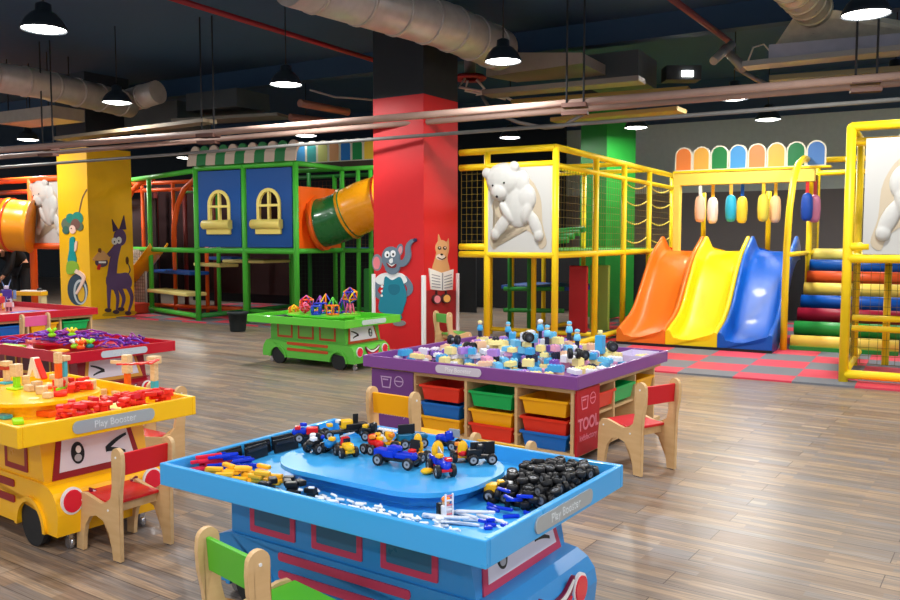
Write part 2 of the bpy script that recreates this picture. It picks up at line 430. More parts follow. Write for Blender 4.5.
    flat_obj('tongue', [smooth_closed([(-.1, .17), (0, .15), (.1, .17), (.06, .135), (0, .126), (-.06, .135)], 5)], .006, M((220, 40, 60), .4), mm, (0, 0, .009))
    # name plate on the rim
    pl = flat_obj('name_plate', [rrect(.44, .056, .027, 6)], .006, plate_c, t, (hx + .003, 0.0, .555), XF)
    text(words, .044, LETTER, pl, (0, 0, .0035), (0, 0, 0))
    t.scale = (1, 1, zs)
    return t, u, v, c
def loc_fn(tbl):
    t, u, v, c = tbl
    return lambda x, y, z=0: (c.x + u.x * x + v.x * y, c.y + u.y * x + v.y * y, z)
def inv_fn(tbl):
    t, u, v, c = tbl
    return lambda p: ((p[0] - c.x) * u.x + (p[1] - c.y) * u.y, (p[0] - c.x) * v.x + (p[1] - c.y) * v.y)
BT = bus_table('bus_play_table', 'sky blue bus-shaped play table full of toy cars and black wheels', (.108, 2.45), R(-34.5), 1.559, 1.04, (62, 168, 236), (44, 138, 206), (196, 62, 96), (52, 104, 138), hl_at=(.15, .205))
ZY = 1.1
YN = at(17, 428, .66)
YT = bus_table('bus_play_table', 'yellow bus-shaped play table with wooden blocks and red pieces', YN, R(-36.5), 1.45, .955, (255, 196, 12), (255, 190, 14), (150, 28, 34), (214, 150, 24), platform='oval', zs=ZY, hl_at=(.075, .238))
RT = bus_table('bus_play_table', 'red bus-shaped play table heaped with purple sticks', (-3.047, 6.612), R(-34.6), 1.64, 1.03, (196, 20, 42), (150, 16, 34), (226, 160, 40), (96, 10, 24), plate_c=M((196, 206, 216), .4), eyes=('wink', 'open'), platform='oval', winframe=(222, 160, 60), nwin=4)
GT = bus_table('bus_play_table', 'lime green bus-shaped play table holding magnetic shapes beside the red pillar', (-1.169, 9.275), R(-34), 1.571, 1.02, (96, 204, 56), (92, 188, 62), (188, 72, 30), (110, 176, 74), plate_c=M((196, 214, 206), .4), eyes=('wink', 'open'))

# ------------------------------------------------------------------ square tables with storage bins
def bin_mesh(w_, d_, h_, m):
    b = MB()
    def ring(z, k): return [(-w_ / 2 * k, -d_ / 2 * k, z), (w_ / 2 * k, -d_ / 2 * k, z), (w_ / 2 * k, d_ / 2 * k, z), (-w_ / 2 * k, d_ / 2 * k, z)]
    rs = [ring(0, .84), ring(h_ - .018, .93), ring(h_ - .018, 1.0), ring(h_, 1.0), ring(h_, .93), ring(.006, .82)]
    V = [[b.bm.verts.new(p) for p in r] for r in rs]
    for A, B in zip(V, V[1:]):
        for j in range(4): b.bm.faces.new((A[j], A[(j + 1) % 4], B[(j + 1) % 4], B[j]))
    b.bm.faces.new(V[0][::-1]); b.bm.faces.new(V[-1])
    b.mi(m); return b.mesh('storage_bin')
BINC = {'red': (232, 52, 30), 'green': (14, 178, 88), 'yellow': (250, 178, 16), 'blue': (8, 106, 196)}
BINM = {k: bin_mesh(.37, .36, .115, M(c, .3, coat=.2)) for k, c in BINC.items()}
def storage_table(label, near, th, L, W, rimc, panels, ins=.05, plate=None, plate_face='-y', plate_at=0.0):
    u = Vector((math.cos(th), math.sin(th), 0)); v = Vector((-u.y, u.x, 0))
    c = Vector((near[0], near[1], 0)) - u * L / 2 + v * W / 2
    t = thing('storage_play_table', label, 'play table', c, th)
    rm = M(rimc, .35, coat=.2); hx, hy = L / 2, W / 2; rt = .024
    b = MB()
    for s in (-1, 1):
        b.box((0, s * (hy - rt / 2), .555), (L, rt, .09), rm, bev=.004)
        b.box((s * (hx - rt / 2), 0, .555), (rt, W - 2 * rt, .09), rm, bev=.004)
    b.box((0, 0, .523), (L - 2 * rt + .002, W - 2 * rt + .002, .02), rm)
    b.build('tray', None, t)
    return t, u, v, c, hx, hy
PT = storage_table('big purple play table heaped with pastel bricks above coloured storage bins', (.836, 5.455), R(-35.24), 1.863, 1.637, (128, 72, 148), None)
t, u, v, c, hx, hy = PT
PL = loc_fn(PT[:4]); PI_ = inv_fn(PT[:4])
yf = -hy + .05; xf = hx - .04
# carcass: top, bottom, dividers, shelf core
b = MB()
b.box((0, 0, .495), (2 * xf, 2 * -yf, .036), WOOD).box((0, 0, .05), (2 * xf, 2 * -yf, .03), WOOD)
b.build('carcass', None, t)
MB().box((-.06, .06, .28), (.96, .74, .42), M((176, 132, 84), .5)).build('core', None, t)
divs = [-.46, .012, .437, .872]
for x in divs: MB().box((x, yf + .2, .27), (.022, .4, .42), WOOD).build('divider', None, t)
for x0, x1 in zip(divs, divs[1:]):
    for z in (.405, .273, .14):
        for s in (x0 + .017, x1 - .017): MB().box((s, yf + .2, z), (.014, .38, .012), WOOD).build('runner', None, t)
for y in (-.40, -.135, .25, .63): MB().box((xf - .2, y, .27), (.4, .022, .42), WOOD).build('divider', None, t)
MB().box((xf - .2, .11, .28), (.38, 1.0, .016), WOOD).build('shelf', None, t)
# printed corner boards
pb = MB().box((-.665, yf - .004, .27), (.40, .016, .45), M((112, 62, 132), .4)).build('corner_board', None, t); pb['label'] = 'purple printed corner board'
rb = MB().box((xf + .004, -.585, .27), (.016, .35, .45), M((186, 20, 36), .4)).build('corner_board', None, t); rb['label'] = 'red printed corner board'
MB().box((-.875, yf + .3, .27), (.016, .6, .45), M((112, 62, 132), .4)).build('corner_board', None, t)
def print_board(par, loc, rot, col):
    m = M(col, .5)
    text('TOOL', .115, m, par, tuple(Vector(loc) + Vector((0, 0, -.05))), rot, bold=.003)
    text('kidsfactory', .06, m, par, tuple(Vector(loc) + Vector((0, 0, -.14))), rot)
    o = flat_obj('printed_mug', [[(-.115, .145), (-.005, .145), (-.02, .055), (-.1, .055)], [(-.105, .136), (-.015, .136), (-.028, .064), (-.092, .064)]], .002, m, par, loc, rot)
    o = flat_obj('printed_mug', [[(-.095, .125), (-.04, .125), (-.04, .115), (-.095, .115)]], .002, m, par, loc, rot)
    o = flat_obj('printed_face', [ell(.065, .115, .045, .042), ell(.065, .115, .038, .035)], .002, m, par, loc, rot)
    o = flat_obj('printed_face', [[(.03, .12), (.1, .12), (.1, .112), (.03, .112)]], .002, m, par, loc, rot)
print_board(pb, (-.665, yf - .0135, .30), YF, (196, 166, 206))
print_board(rb, (xf + .0135, -.585, .30), XF, (232, 132, 150))
pl = flat_obj('name_plate', [rrect(.40, .06, .029, 6)], .006, M((206, 200, 214), .4), t, (-.02, -hy - .003, .556), YF)
text('Play Booster', .045, M((236, 234, 240), .4), pl, (0, 0, .0035), (0, 0, 0))
# bins: three columns of three in front, three along the side
rows = {0: ['red', 'blue', 'yellow'], 1: ['green', 'yellow', 'red'], 2: ['yellow', 'red', 'blue']}
rowname = ['top', 'middle', 'bottom']; colname = ['column by purple printed board', 'middle column', 'column by red printed board']
first = None
for ci in range(3):
    cx = (divs[ci] + divs[ci + 1]) / 2
    for ri in range(3):
        k = rows[ci][ri]; z = [.30, .168, .066][ri]
        o = link('storage_bin', BINM[k], None, PL(cx, yf + .175, z), R(-35.24))
        tag(o, '%s storage bin, %s row, %s of purple table' % (k, rowname[ri], colname[ci]), 'storage bin', 'bins under the purple table')
for y, k, nm in ((-.268, 'red', 'beside the red printed board'), (.057, 'green', 'between red and yellow bins'), (.44, 'yellow', 'at the far end')):
    o = link('storage_bin', BINM[k], None, PL(xf - .17, y, .31), R(-35.24 + 90)); o.scale = (.78 if k == 'red' else .95, 1, 1)
    tag(o, '%s plastic storage bin on the chair side of purple table %s' % (k, nm), 'storage bin', 'bins under the purple table')
# far red table with bins
Q = at(98, 307.5, .6); th4 = R(-34.5); u4 = Vector((math.cos(th4), math.sin(th4))); v4 = Vector((-u4.y, u4.x))
n4 = (Q[0] - v4.x * 1.9, Q[1] - v4.y * 1.9)
R4 = storage_table('far red play table with bins and toy robots near the yellow pillar', n4, th4, 2.6, 1.9, (198, 24, 44), None)
t, u, v, c, hx, hy = R4; RL = loc_fn(R4[:4]); RI = inv_fn(R4[:4])
b = MB().box((0, 0, .495), (2 * hx - .1, 2 * hy - .1, .036), WOOD).box((0, 0, .05), (2 * hx - .1, 2 * hy - .1, .03), WOOD); b.build('carcass', None, t)
MB().box((-.1, 0, .28), (1.9, 1.5, .42), M((168, 124, 80), .5)).build('core', None, t)
for y in (hy - .07, hy - .50, hy - .93, hy - 1.36): MB().box((hx - .25, y, .27), (.4, .022, .42), WOOD).build('divider', None, t)
for y, k, nm in ((hy - .285, 'green', 'at the corner beside the yellow pillar'), (hy - .715, 'yellow', 'behind the pink chair'), (hy - 1.145, 'blue', 'next to the pink chair')):
    o = link('storage_bin', BINM[k], None, RL(hx - .23, y, .33), th4 + R(90))
    tag(o, '%s plastic storage bin under far red table %s' % (k, nm), 'storage bin', 'bins under the far red table')

# ------------------------------------------------------------------ chairs
def side_profile():
    return [(-.2, 0), (-.14, 0), (-.132, .06), (-.108, .135), (-.065, .188), (-.005, .205), (.05, .19), (.09, .14), (.108, .07), (.115, 0), (.172, 0), (.17, .1), (.168, .2), (.16, .272), (.135, .302), (.09, .306), (.02, .29), (-.05, .276), (-.10, .285), (-.132, .318), (-.145, .37), (-.15, .45), (-.148, .50)] + [(-.188 + .04 * math.cos(R(a)), .535 + .042 * math.sin(R(a))) for a in range(0, 181, 20)] + [(-.23, .50), (-.226, .44), (-.21, .36), (-.2, .27), (-.202, .13)]
_side = MB().prism(side_profile(), -.011, .011, WOOD, 'xz').mesh('side_panel')
def make_chair(color, loc, heading, label, scale=1.0, back=None):
    t = thing('kids_chair', label, 'chair', (loc[0], loc[1], 0), heading, 'small wooden chairs around the tables')
    cm = M(color, .4, coat=.15); bmx = M(back or color, .4, coat=.15)
    for s in (-1, 1):
        sp = link('side_panel', _side, t, (0, s * .15, .006))
        k = MB()
        for (x, z) in ((.12, .265), (-.11, .25), (-.185, .53)):
            k.cyl((x, s * .011, z), (x, s * .0135, z), .006, WHITE, 10)
        k.build('bolt_cap', None, sp)
        k = MB()
        for x in (-.17, .143): k.cyl((x, 0, -.006), (x, 0, .001), .01, CHROME, 10)
        k.build('foot_glide', None, sp)
    MB().box((0, 0, 0), (.27, .278, .016), cm, bev=.003).build('seat', None, t, (.02, 0, .287), 0, (0, R(-2.5), 0))
    MB().box((-.083, 0, .25), (.016, .278, .05), WOOD).build('apron', None, t)
    MB().box((.12, 0, .25), (.016, .278, .05), WOOD).build('apron', None, t)
    MB().box((0, 0, 0), (.016, .278, .115), bmx, bev=.003).build('backrest', None, t, (-.188, 0, .495), 0, (0, R(-4), 0))
    t.scale = (scale,) * 3
    return t
make_chair((214, 26, 30), (-1.60, 4.015), R(146), 'red seated wooden chair pushed against the yellow bus table face', .93)
make_chair((252, 176, 18), (-.215, 5.02), R(54), 'yellow backed wooden chair between the blue and purple tables', 1.08)
make_chair((206, 22, 34), (1.225, 5.46), R(124), 'red backed wooden chair beside the bins of the purple table', 1.04)
make_chair((84, 180, 44), (-.56, 2.70), R(46), 'green backed wooden chair at the long window side of blue table', .975)
make_chair((90, 170, 70), (.06, 10.85), R(35), 'small wooden chair with green back standing before the red pillar', 1.0)
make_chair((226, 92, 150), (-5.17, 10.17), R(145), 'pink backed wooden chair at the far red table', 1.06)
make_chair((212, 30, 30), (-1.93, 5.16), R(234), 'wooden chair tucked under the yellow table, mostly hidden behind its rim', 1.0)
make_chair((236, 176, 40), (.14, 3.70), R(236), 'wooden chair hidden behind the blue table, only rounded upright tops showing', 1.0)
# ------------------------------------------------------------------ painted pillars
class Paint:
    """flat painted shapes on a pillar face; map turns drawing units into face metres"""
    def __init__(s, fn, layer=.0013): s.fn = fn; s.b = MB(); s.k = 1; s.l = layer
    def poly(s, pts, col, smooth=0):
        q = [s.fn(*p) for p in pts]
        if smooth: q = smooth_closed(q, smooth)
        s.b.prism(q, -.001, .0012 + s.l * s.k, M(col, .6), 'xy'); s.k += 1
    def ell(s, x, y, rx, ry, col, rot=0): s.poly(ell(x, y, rx, ry, 22, rot=rot), col)
    def line(s, pts, w0, w1, col):
        P = [Vector(p) for p in pts]
        # resample smoothly
        Q = []
        for i in range(len(P) - 1):
            p0 = P[max(i - 1, 0)]; p1 = P[i]; p2 = P[i + 1]; p3 = P[min(i + 2, len(P) - 1)]
            for k in range(5):
                t = k / 5
                Q.append(.5 * ((2 * p1) + (-p0 + p2) * t + (2 * p0 - 5 * p1 + 4 * p2 - p3) * t * t + (-p0 + 3 * p1 - 3 * p2 + p3) * t ** 3))
        Q.append(P[-1]); n = len(Q); A = []; B = []
        for i, q in enumerate(Q):
            d = (Q[min(i + 1, n - 1)] - Q[max(i - 1, 0)]).normalized(); nn = Vector((-d.y, d.x)); w_ = w0 + (w1 - w0) * i / (n - 1)
            A.append(tuple(q + nn * w_ / 2)); B.append(tuple(q - nn * w_ / 2))
        s.poly(A + B[::-1], col)
    def done(s, name, par, rot, label):
        o = s.b.build(name, None, par, (0, 0, 0), 0, rot); o['label'] = label; return o
def pillar(label, corner, th, w_, col, topz):
    t = thing('square_pillar', label, 'pillar', (*corner, 0), th)
    cm = M(col, .5, noise=.05)
    MB().box((-w_ / 2, w_ / 2, topz / 2), (w_, w_, topz), cm).build('painted_shaft', None, t)
    MB().box((-w_ / 2, w_ / 2, (topz + CEIL) / 2), (w_ - .004, w_ - .004, CEIL - topz), M((40, 44, 50), .7)).build('upper_shaft', None, t)
    return t
TH = R(-33)
C1 = at(424, 352.0, 0); RP = pillar('red square pillar painted with an elephant in blue dungarees', C1, TH, .84, (206, 26, 32), 3.42)
def map_left(seam, span, w_, d0, ox, oy, sc):
    def fn(x, y):
        px, py = ox + x / sc, oy + y / sc; s = -w_ * (seam - px) / span; d = d0 - .545 * s
        return (s, 1.5 - (py - 240) * d / FPX)
    return fn
def map_right(seam, span, w_, d0, ox, oy, sc):
    def fn(x, y):
        px, py = ox + x / sc, oy + y / sc; s = w_ * (px - seam) / span; d = d0 + .84 * s
        return (s, 1.5 - (py - 240) * d / FPX)
    return fn
gray, dgray, teal = (104, 122, 140), (70, 84, 104), (22, 128, 150)
p = Paint(map_left(424, 50, .84, C1[1], 360, 220, 5))
p.ell(86, 212, 26, 42, (126, 138, 150)); p.ell(84, 215, 18, 32, (232, 128, 138))
p.ell(202, 150, 17, 32, gray, .2); p.ell(205, 152, 10, 22, (214, 150, 158), .2)
p.line([(112, 300), (82, 330), (76, 360), (104, 388)], 34, 24, gray); p.line([(222, 290), (250, 325), (252, 355), (230, 375)], 34, 24, gray)
p.poly([(78, 296), (110, 268), (165, 262), (215, 268), (240, 300), (222, 318), (165, 320), (100, 322)], (234, 236, 236), 4)
p.ell(200, 517, 32, 15, (128, 128, 128)); p.line([(170, 440), (196, 500)], 50, 40, teal)
p.poly([(130, 282), (165, 300), (206, 284), (228, 335), (236, 390), (222, 440), (206, 474), (150, 470), (98, 455), (100, 400), (120, 340)], teal, 4)
p.poly([(150, 325), (200, 325), (202, 360), (175, 376), (150, 360)], (16, 108, 132), 3)
for y in (310, 332, 355, 378): p.ell(113, y, 5, 6, (236, 240, 240))
p.ell(160, 190, 46, 58, gray); p.ell(168, 232, 38, 40, gray)
p.line([(190, 215), (226, 214), (246, 180), (246, 135), (262, 108), (282, 100)], 38, 14, gray); p.ell(281, 100, 7, 9, (40, 40, 80))
p.poly([(140, 212), (165, 228), (190, 218), (186, 236), (166, 240), (148, 232)], (130, 20, 30), 3); p.poly([(146, 214), (165, 226), (184, 219), (166, 232)], (240, 240, 236), 2)
for x, y in ((144, 172), (174, 168)): p.ell(x, y, 13, 17, (240, 242, 245)); p.ell(x + 2, y + 3, 5, 7, (20, 20, 30))
p.poly([(155, 200), (170, 190), (172, 210), (160, 216)], (232, 236, 238), 2)
p.done('elephant_mural', RP, YF, 'gray elephant painted in blue dungarees')
p = Paint(map_right(424, 33, .84, C1[1], 360, 220, 5))
p.poly([(326, 352), (478, 352), (478, 640), (326, 640)], (150, 24, 26))
p.poly([(384, 130), (388, 70), (402, 102), (428, 108), (438, 92), (440, 150), (432, 190), (440, 262), (360, 262), (372, 190)], (212, 160, 104), 4)
p.ell(404, 140, 31, 40, (222, 172, 118)); p.ell(398, 185, 22, 16, (236, 222, 206))
for x in (392, 418): p.ell(x, 140, 8, 9, (60, 36, 20)); p.ell(x, 138, 3, 4, (240, 240, 230))
p.ell(402, 172, 6, 5, (30, 20, 20)); p.line([(382, 186), (404, 196), (424, 184)], 4, 4, (60, 40, 30))
p.poly([(340, 240), (402, 264), (460, 246), (455, 348), (402, 352), (350, 346)], (232, 232, 226))
for k in range(5): p.line([(352, 272 + k * 15), (392, 282 + k * 14)], 4, 4, (140, 144, 148)); p.line([(412, 284 + k * 14), (450, 272 + k * 15)], 4, 4, (140, 144, 148))
p.line([(402, 264), (402, 350)], 3, 3, (150, 150, 150))
p.line([(374, 352), (374, 374)], 3, 3, (60, 40, 40)); p.line([(420, 352), (420, 370)], 3, 3, (60, 40, 40))
p.ell(374, 396, 20, 24, (70, 40, 44)); p.ell(374, 396, 15, 19, (230, 132, 140)); p.ell(420, 392, 22, 24, (70, 40, 44)); p.ell(420, 392, 17, 19, (236, 178, 92))
p.done('cat_mural', RP, XF, 'tan cat painted reading a newspaper')
for (x, y) in ((-.84, -.004), (0, -.004), (.004, .82)):
    MB().box((x, y, .53), (.05, .05, 1.0), WHITE, bev=.006).build('corner_guard', None, RP)
C2 = at(91.5, 320, 0); YP = pillar('yellow square pillar painted with a purple donkey and a seated girl', C2, TH, .95, (248, 188, 18), 3.22)
p = Paint(map_left(88.5, 30.5, .95, C2[1], 55, 180, 4.286))
p.line([(142, 42), (122, 78), (108, 130), (94, 200)], 5, 7, (110, 78, 50))
p.ell(88, 470, 45, 68, (52, 70, 84)); p.ell(100, 480, 30, 54, (190, 196, 198)); p.ell(101, 482, 22, 45, (66, 84, 94)); p.ell(104, 486, 15, 36, (226, 176, 40))
for x, y, r_, c_ in ((50, 190, 24, (96, 112, 92)), (66, 165, 18, (40, 130, 110)), (98, 165, 24, (36, 136, 118)), (106, 200, 16, (96, 110, 84)), (46, 215, 15, (60, 104, 92)), (90, 190, 20, (120, 84, 74))): p.ell(x, y, r_, r_ * 1.15, c_)
p.ell(76, 212, 14, 18, (244, 204, 184)); p.ell(72, 208, 3, 3, (40, 30, 30))
p.line([(72, 260), (66, 300), (84, 300), (92, 262)], 11, 8, (244, 208, 188))
p.poly([(64, 250), (84, 248), (82, 300), (88, 350), (52, 352), (60, 300)], (16, 150, 148), 3)
p.poly([(50, 352), (88, 350), (96, 392), (48, 402)], (140, 180, 50), 3)
p.line([(84, 388), (116, 412), (112, 440), (84, 488)], 18, 9, (244, 208, 188))
p.done('girl_mural', YP, YF, 'girl with teal hair painted sitting on a tyre')
p = Paint(map_right(88.5, 43.5, .95, C2[1], 55, 180, 4.286))
pur, dpu = (96, 70, 112), (66, 46, 80)
p.poly([(195, 585), (330, 575), (320, 560), (215, 565)], (186, 146, 22), 3)
p.line([(300, 410), (314, 385), (303, 352)], 5, 4, dpu); p.ell(302, 345, 7, 17, (96, 54, 30))
for pts in ([(238, 445), (256, 500), (250, 560)], [(292, 440), (318, 500), (302, 565)], [(262, 455), (282, 505), (272, 548)], [(222, 430), (218, 490), (216, 552)]):
    p.line(pts, 22, 8, pur); p.ell(pts[-1][0] - 3, pts[-1][1] + 6, 14, 9, (70, 50, 60))
p.poly([(212, 412), (235, 400), (268, 400), (300, 398), (318, 430), (310, 462), (268, 466), (232, 470), (210, 448)], pur, 4)
p.line([(230, 430), (244, 340), (268, 262)], 40, 26, pur)
p.poly([(244, 222), (240, 168), (266, 214)], dpu); p.poly([(270, 214), (292, 152), (300, 212)], dpu)
p.ell(272, 246, 26, 36, pur); p.line([(262, 275), (236, 306), (212, 330)], 20, 15, pur)
for x, y in ((248, 262), (266, 258)): p.ell(x, y, 11, 15, (236, 236, 230)); p.ell(x - 2, y + 3, 3, 4, (20, 20, 20))
p.ell(190, 352, 25, 21, (90, 70, 88)); p.poly([(156, 344), (172, 318), (192, 302), (212, 318), (222, 340)], (216, 160, 100), 3); p.ell(184, 302, 5, 10, (120, 70, 40))
p.line([(180, 362), (176, 384)], 12, 9, (210, 40, 40)); p.line([(176, 352), (206, 352)], 8, 8, (236, 236, 230))
p.done('donkey_mural', YP, XF, 'purple donkey painted wearing a small hat')
GP = pillar('green square pillar rising behind the yellow climbing frame', (2.95, 15.9), R(-58), .74, (24, 128, 40), 3.95)

# ------------------------------------------------------------------ climbing frames
YEL, GRN, ORG = M((255, 218, 28), .42), M((76, 190, 60), .42), M((238, 96, 30), .42)
DGRN = M((40, 132, 52), .5)
NETM = M((120, 100, 30), .8); NETG = M((34, 60, 40), .8)
def post(par, x, y, z0, z1, m=YEL, r=.043, name='post'): return MB().cyl((x, y, z0), (x, y, z1), r, m, 14).build(name, None, par)
def beam(par, a, b, m=YEL, r=.043, name='beam'): return MB().cyl(a, b, r, m, 14).build(name, None, par)
def net(par, a, ex, ez, nx, nz, m=NETM, r=.003, name='net'):
    a, ex, ez = Vector(a), Vector(ex), Vector(ez); b = MB()
    for k in range(nx + 1): b.tube([a + ex * k / nx, a + ex * k / nx + ez], r, m, 3, False)
    for k in range(nz + 1): b.tube([a + ez * k / nz, a + ez * k / nz + ex], r, m, 3, False)
    o = b.build(name, None, par); return o
BEARM = M((192, 192, 188), .45); BEIGE = M((190, 176, 152), .5)
def bear_panel(par, loc, rz, w_=.86, h_=1.14, mirror=1):
    """white panel with a bear in relief; local x to the side, z up, front is -y"""
    e = MB().box((0, .01, 0), (w_, .02, h_), BEARM, bev=.006).build('bear_panel', None, par, loc, rz); e['label'] = 'white panel with a raised polar bear'
    k = .00274 * w_ / .85
    P = lambda x, y: ((x - 320) * k * mirror, -(y - 312) * k)
    b = MB(); sh = smooth_closed([P(*q) for q in ((195, 280), (220, 350), (290, 405), (255, 420), (205, 492), (178, 452), (212, 400), (300, 395), (345, 400), (400, 440), (422, 488), (452, 462), (432, 380), (418, 260), (345, 180))], 4)
    b.prism(sh, -.006, .005, BEIGE, 'xz'); b.build('bear_shadow_shape', None, e)['label'] = 'beige painted shading around the bear'  # shading around the bear's body put into a flat beige shape
    b = MB()
    def ep(x, y, rx, ry, d, off=0, rot=0): 
        X, Z = P(x, y); b.sphere((X, -off, Z), (rx * k, d, ry * k), BEARM, 14, 10, Euler((0, rot * mirror, 0)))
    ep(320, 300, 72, 100, .055); ep(355, 270, 50, 62, .065); ep(245, 185, 84, 72, .085, .01); ep(230, 240, 42, 40, .08, .035)
    ep(168, 156, 24, 24, .04, .03); ep(300, 135, 26, 26, .04, .03); ep(335, 205, 36, 56, .05)
    ep(240, 385, 30, 66, .045, .0, R(38)); ep(208, 425, 24, 28, .045, .01); ep(398, 385, 28, 68, .045, .0, R(-24)); ep(416, 432, 24, 28, .045, .01)
    ep(265, 330, 22, 58, .05, .015, R(-35)); ep(360, 330, 24, 56, .06, .015, R(12))
    o = b.build('bear_relief', None, e)
    md = o.modifiers.new('r', 'REMESH'); md.mode = 'VOXEL'; md.voxel_size = .011; md.use_smooth_shade = True
    ms = o.modifiers.new('s', 'SMOOTH'); ms.iterations = 5; ms.factor = .6
    b = MB()
    for x, y, r_, off in ((206, 213, .014, .082), (262, 203, .014, .09), (230, 262, .018, .104)):
        X, Z = P(x, y); b.sphere((X, -off, Z), r_, BLACK, 10, 8)
    b.build('bear_eyes', None, e)['label'] = 'black eyes and nose of the bear'
    return e
# --- yellow climbing frame with bear panel (right of the red pillar)
TZ, DZ = 2.66, 1.31
bf = thing('climbing_frame', 'yellow netted climbing frame with a white bear panel beside the red pillar', 'climbing frame', F0, R(-30))
SY = [0, 1.446, 2.68, 3.99, 5.4]
for y in SY: post(bf, 0, y, .02, TZ if y < 5.5 else DZ)
post(bf, -.97, 0, .02, TZ)
for x in (-1.15, -1.9):
    for y in (1.9, 2.68, 3.99): post(bf, x, y, .02, TZ, r=.04)
for z in (.1, DZ, TZ): beam(bf, (0, 0, z), (0, 5.4, z)); 
for z in (DZ, TZ): beam(bf, (0, 0, z), (-1.38, 0, z)); beam(bf, (-1.15, 1.9, z), (-1.15, 3.99, z), r=.035)
beam(bf, (0, 0, TZ - .2), (-1.38, 0, TZ - .2)); beam(bf, (0, 0, TZ - .22), (0, 5.4, TZ - .22), r=.035)
beam(bf, (-.97, 0, DZ + .1), (-1.38, 0, DZ + .1))
for y in SY[2:4]:
    for z in (DZ, TZ): beam(bf, (0, y, z), (-1.9, y, z), r=.035)
for x in (-1.15,): beam(bf, (x, .1, .1), (x, 4, .1), r=.035)
beam(bf, (0, 1.9, .1), (-1.9, 1.9, .1), r=.035)
MB().box((-.95, 3.2, DZ + .02), (1.85, 4.3, .05), M((80, 150, 50), .6)).build('deck', None, bf)
bear_panel(bf, (-.495, -.03, DZ + .60), 0, .92, 1.14)
net(bf, (-.01, 0, DZ), (0, 5.4, 0), (0, 0, TZ - DZ - .2), 54, 12)
net(bf, (-.97, .02, DZ), (-.4, 0, 0), (0, 0, TZ - DZ - .2), 5, 13)
for k, (y0, y1) in enumerate(zip(SY[2:], SY[3:])):
    for z in (1.55, 1.85, 2.15, 2.42):
        MB().tube([(-.03, y0 + (y1 - y0) * q / 8, z - .1 * math.sin(math.pi * q / 8)) for q in range(9)], .012, M((226, 206, 90), .6), 6).build('sagging_rope', None, bf)
for (x, y, c_, h0, h1, wd) in ((-.42, 1.9, (170, 26, 30), .12, 1.12, .28), (-.25, 2.35, (128, 150, 60), .12, 1.12, .30)):
    o = MB().box((x, y, (h0 + h1) / 2), (wd, .08, h1 - h0), M(c_, .5), bev=.015).build('hanging_pad', None, bf, rz=0)
MB().box((-1.4, 3.3, .72), (1.4, 1.2, .06), M((16, 74, 150), .5)).build('low_platform', None, bf)
for z in (.7, .35): beam(bf, (-1.95, 2.5, z), (-.9, 2.5, z + .03), DGRN, .035)
for x in (-1.85, -1.5): post(bf, x, 2.5, .02, 2.3, DGRN, .035)
for k in range(4): 
    beam(bf, (-1.85, 2.9 + k * .25, 1.45 + k * .06), (-1.0, 2.9 + k * .25, 1.5 + k * .06), DGRN, .05, 'foam_roller')
MB().box((-.9, 6.6, .66), (11.0, .05, 1.28), M((26, 28, 32), .8)).build('dark_backdrop', None, bf)  # added dark sheet standing in for the shaded depth behind frame and slides
def cat(P, n=6):
    Q = []
    for i in range(len(P) - 1):
        p0, p1, p2, p3 = P[max(i - 1, 0)], P[i], P[i + 1], P[min(i + 2, len(P) - 1)]
        for k in range(n):
            t = k / n; Q.append(.5 * ((2 * p1) + (-p0 + p2) * t + (2 * p0 - 5 * p1 + 4 * p2 - p3) * t * t + (-p0 + 3 * p1 - 3 * p2 + p3) * t ** 3))
    Q.append(P[-1]); return Q
# --- three lanes of the slide
def slide(color, x0, label):
    m = M(color, .42, coat=.05)
    t = thing('slide', label, 'slide', F(x0, 1.67), R(-30), 'three slides side by side')
    wd = .70
    path = [(0, .13), (.15, .115), (.32, .12), (.54, .18), (.77, .32), (1.0, .54), (1.25, .80), (1.5, 1.02), (1.75, 1.18), (2.0, 1.27), (2.2, 1.31), (2.45, 1.32)]
    lip = [.12, .19, .235, .25, .25, .24, .22, .21, .20, .22, .25, .08]
    D = cat([Vector((p_[0], p_[1], l_)) for p_, l_ in zip(path, lip)], 4)
    b = MB(); e = wd / 2
    def sec(q):
        y, z, h = q
        pts = [(-e, -.12), (-e, h * .85), (-e + .012, h * .97), (-e + .03, h), (-e + .05, h * .97), (-e + .066, h * .82), (-e + .085, h * .45), (-e + .11, h * .16), (-e + .15, .02), (-e + .22, .002), (0, 0)]
        pts += [(-a_, c_) for a_, c_ in pts[-2::-1]]
        return [b.bm.verts.new((px + e, y, max(.022, z + pz))) for px, pz in pts]
    rings = [sec(q) for q in D]; fs = []
    n = len(rings[0])
    for A, B in zip(rings, rings[1:]):
        for j in range(n): fs.append(b.bm.faces.new((A[j], A[(j + 1) % n], B[(j + 1) % n], B[j])))
    b._fin(fs, m, True)
    c_ = [b.bm.faces.new(rings[0]), b.bm.faces.new(rings[-1][::-1])]; b._fin(c_, m, False)
    bmesh.ops.triangulate(b.bm, faces=c_)
    o = b.build('chute', None, t)
    for f in o.data.polygons:
        if abs(f.normal.y) > .95 and f.center.y < .001: f.use_smooth = False
    MB().box((wd / 2, -.012, .03), (wd + .004, .02, .05), M((24, 22, 24), .6)).build('base_strip', None, t)
slide((240, 120, 26), .25, 'orange slide beside the yellow netted climbing frame')
slide((255, 214, 6), .955, 'yellow slide between the orange and blue slides')
slide((2, 88, 186), 1.66, 'blue slide beside the yellow arch')
